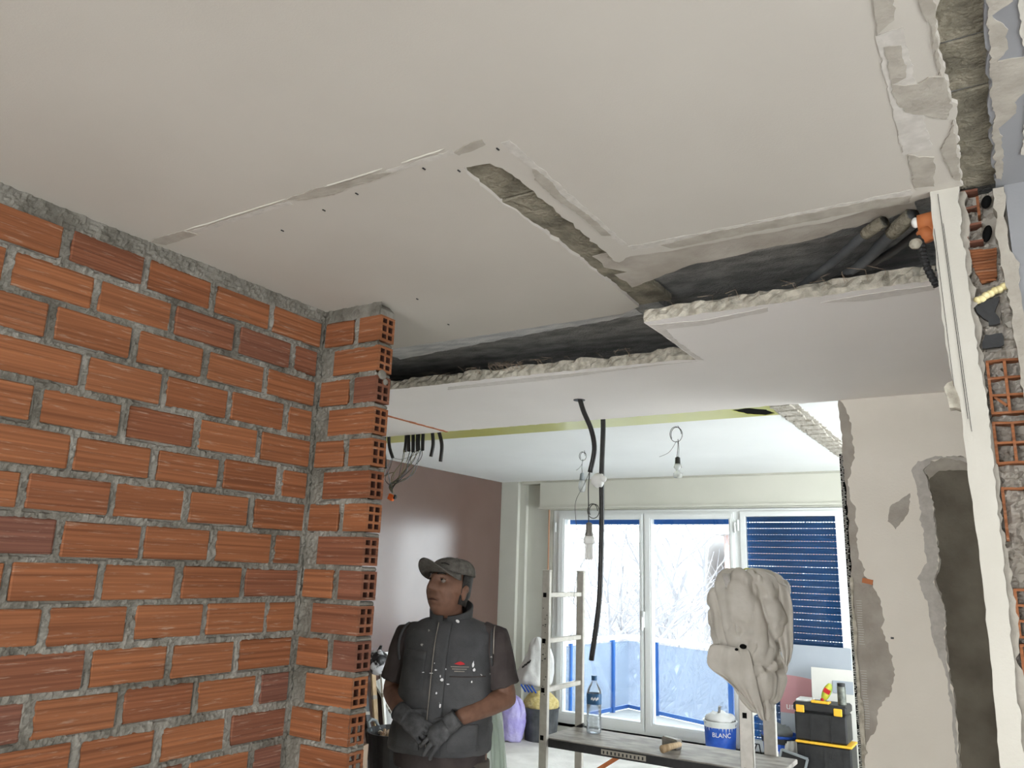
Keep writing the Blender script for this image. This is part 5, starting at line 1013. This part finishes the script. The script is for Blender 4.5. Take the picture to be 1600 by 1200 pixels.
# printed emblem: red mark above lines of tiny lettering
q = MB(); c0 = [(.060, 1.226), (.073, 1.232), (.085, 1.236), (.097, 1.231), (.104, 1.225), (.085, 1.222)]; q.add([front(x, z, .0065) for x, z in c0], [(0, 1, 2, 3, 4, 5)]); em = q.build('emblem', 'red', ve, fix=False); em['label'] = 'small red printed emblem on the chest'
for k, (x0, x1) in enumerate(((.048, .118), (.054, .112), (.064, .102))):
    q = MB(); x = x0
    while x < x1: q.add([front(x, 1.217-k*.0085, .0066), front(x+.0032, 1.217-k*.0085, .0066), front(x+.0032, 1.2135-k*.0085, .0066), front(x, 1.2135-k*.0085, .0066)], [(0, 1, 2, 3)]); x += .0045
    q.build('printed_line', 'scar', em, fix=False)
for x, z, sx, sz in ((.135, 1.225, .008, .022), (.140, 1.205, .010, .012), (-.012, 1.20, .012, .006), (.018, 1.165, .014, .012), (.010, 1.178, .006, .010), (.045, 1.15, .012, .004), (.0, 1.115, .007, .009), (-.03, 1.187, .018, .004), (.135, 1.16, .005, .008), (.02, 1.07, .008, .016), (-.065, 1.188, .010, .004), (.03, 1.205, .004, .006), (-.02, 1.225, .004, .005)):
    q = MB(); pts = []
    for j in range(9): a = 2*math.pi*j/9; f = 1+.5*nz(j*1.7, x*50, z*30); pts.append(front(x+sx*.5*f*math.cos(a), z+sz*.5*f*math.sin(a), .0105))
    q.add(pts, [tuple(range(9))]); q.build('paint_splash', 'text_white', ve, fix=False)
# trousers, boots
tq = MB(); loft(tq, [(-.01, 0, .80, .172, .122), (-.01, 0, .92, .165, .115)])
for s_ in (-1, 1): tq.tube([(s_*.088, 0, .84), (s_*.097, -.005, .66), (s_*.10, -.012, .46), (s_*.102, 0, .25), (s_*.102, .008, .06)], [.102, .092, .078, .073, .078], 28)
skinned('trousers', tq, 'trousers', .007, 3, disp=lambda p: .005*nz(p.x*10, p.y*10, p.z*14))
for s_ in (-1, 1):
    q = MB(); q.ell((s_*.102, -.055, .045), (.046, .125, .045)); q.cap((s_*.102, .012, .05), (s_*.102, .012, .12), .048, .046); bo = skinned('boot', q, 'boot', .006, 2); q = MB(); q.cbox((s_*.102, -.05, .010), (.088, .25, .02), .006); q.build('sole', 'black', bo)
q = MB(); q.cbox((.155, -.115, .825), (.022, .018, .03), .004); q.build('belt_clip', 'black', person)
# work gloves, each with palm, thumb and four bent fingers
def glove(cuff, palm_dir, nrm, spread, curl, thumb_side, name):
    c0 = Vector(cuff); d = Vector(palm_dir).normalized(); nn = Vector(nrm); nn = (nn-d*nn.dot(d)).normalized(); sd = d.cross(nn)
    q = MB(); q.tube([c0-d*.022, c0+d*.008, c0+d*.03], [.036, .037, .036], 20)
    R_ = Matrix((sd, d, nn)).transposed()
    q.ell(c0+d*.062, (.042, .052, .022), R_, 20, 14); q.ell(c0+d*.085, (.043, .03, .020), R_, 20, 14); q.ell(c0+d*.04, (.036, .036, .026), R_, 18, 12)
    for k, (o_, L_, r_) in enumerate(((-.031, .066, .0100), (-.0105, .075, .0105), (.0105, .070, .0102), (.030, .056, .0092))):
        p = c0+d*(.098-abs(k-1.2)*.006)+sd*o_; dd = d.copy(); ang = curl[k]; fd = (d+sd*(o_*spread)).normalized()
        for s_, f in enumerate((.42, .32, .26)):
            a = ang*(s_+.55); v = fd*math.cos(a)-nn*math.sin(a); e = p+v*L_*f; q.cap(p, e, r_*(1-.06*s_), r_*(1-.06*(s_+1)), 12); p = e
    p = c0+d*.035+sd*thumb_side*.034-nn*.006
    for v, L_, r_ in (((d*.75+sd*thumb_side*.75-nn*.2), .036, .0135), ((d*.95+sd*thumb_side*.35-nn*.35), .030, .0118), ((d*1.0+sd*thumb_side*.05-nn*.4), .024, .0105)):
        e = p+v.normalized()*L_; q.cap(p, e, r_, r_*.92, 12); p = e
    o = skinned(name, q, 'glove', .0034, 2, disp=lambda p_: .0012*nz(p_.x*60, p_.y*60, p_.z*60)); 
    w_ = MB(); w_.tube([c0-d*.022+(sd*math.cos(a)+nn*math.sin(a))*.0365 for a in np.linspace(0, 2*math.pi, 25)], .0035, 6); w_.build('cuff_edge', 'black', o, smooth=True); return o
glove((-.135, -.175, 1.030), (.78, -.30, -.42), (-.15, -.85, .45), 6, (.55, .6, .62, .6), -1, 'glove')
glove((.080, -.190, 1.018), (-.72, -.22, -.62), (.0, -.90, .42), 9, (.22, .28, .30, .34), 1, 'glove')
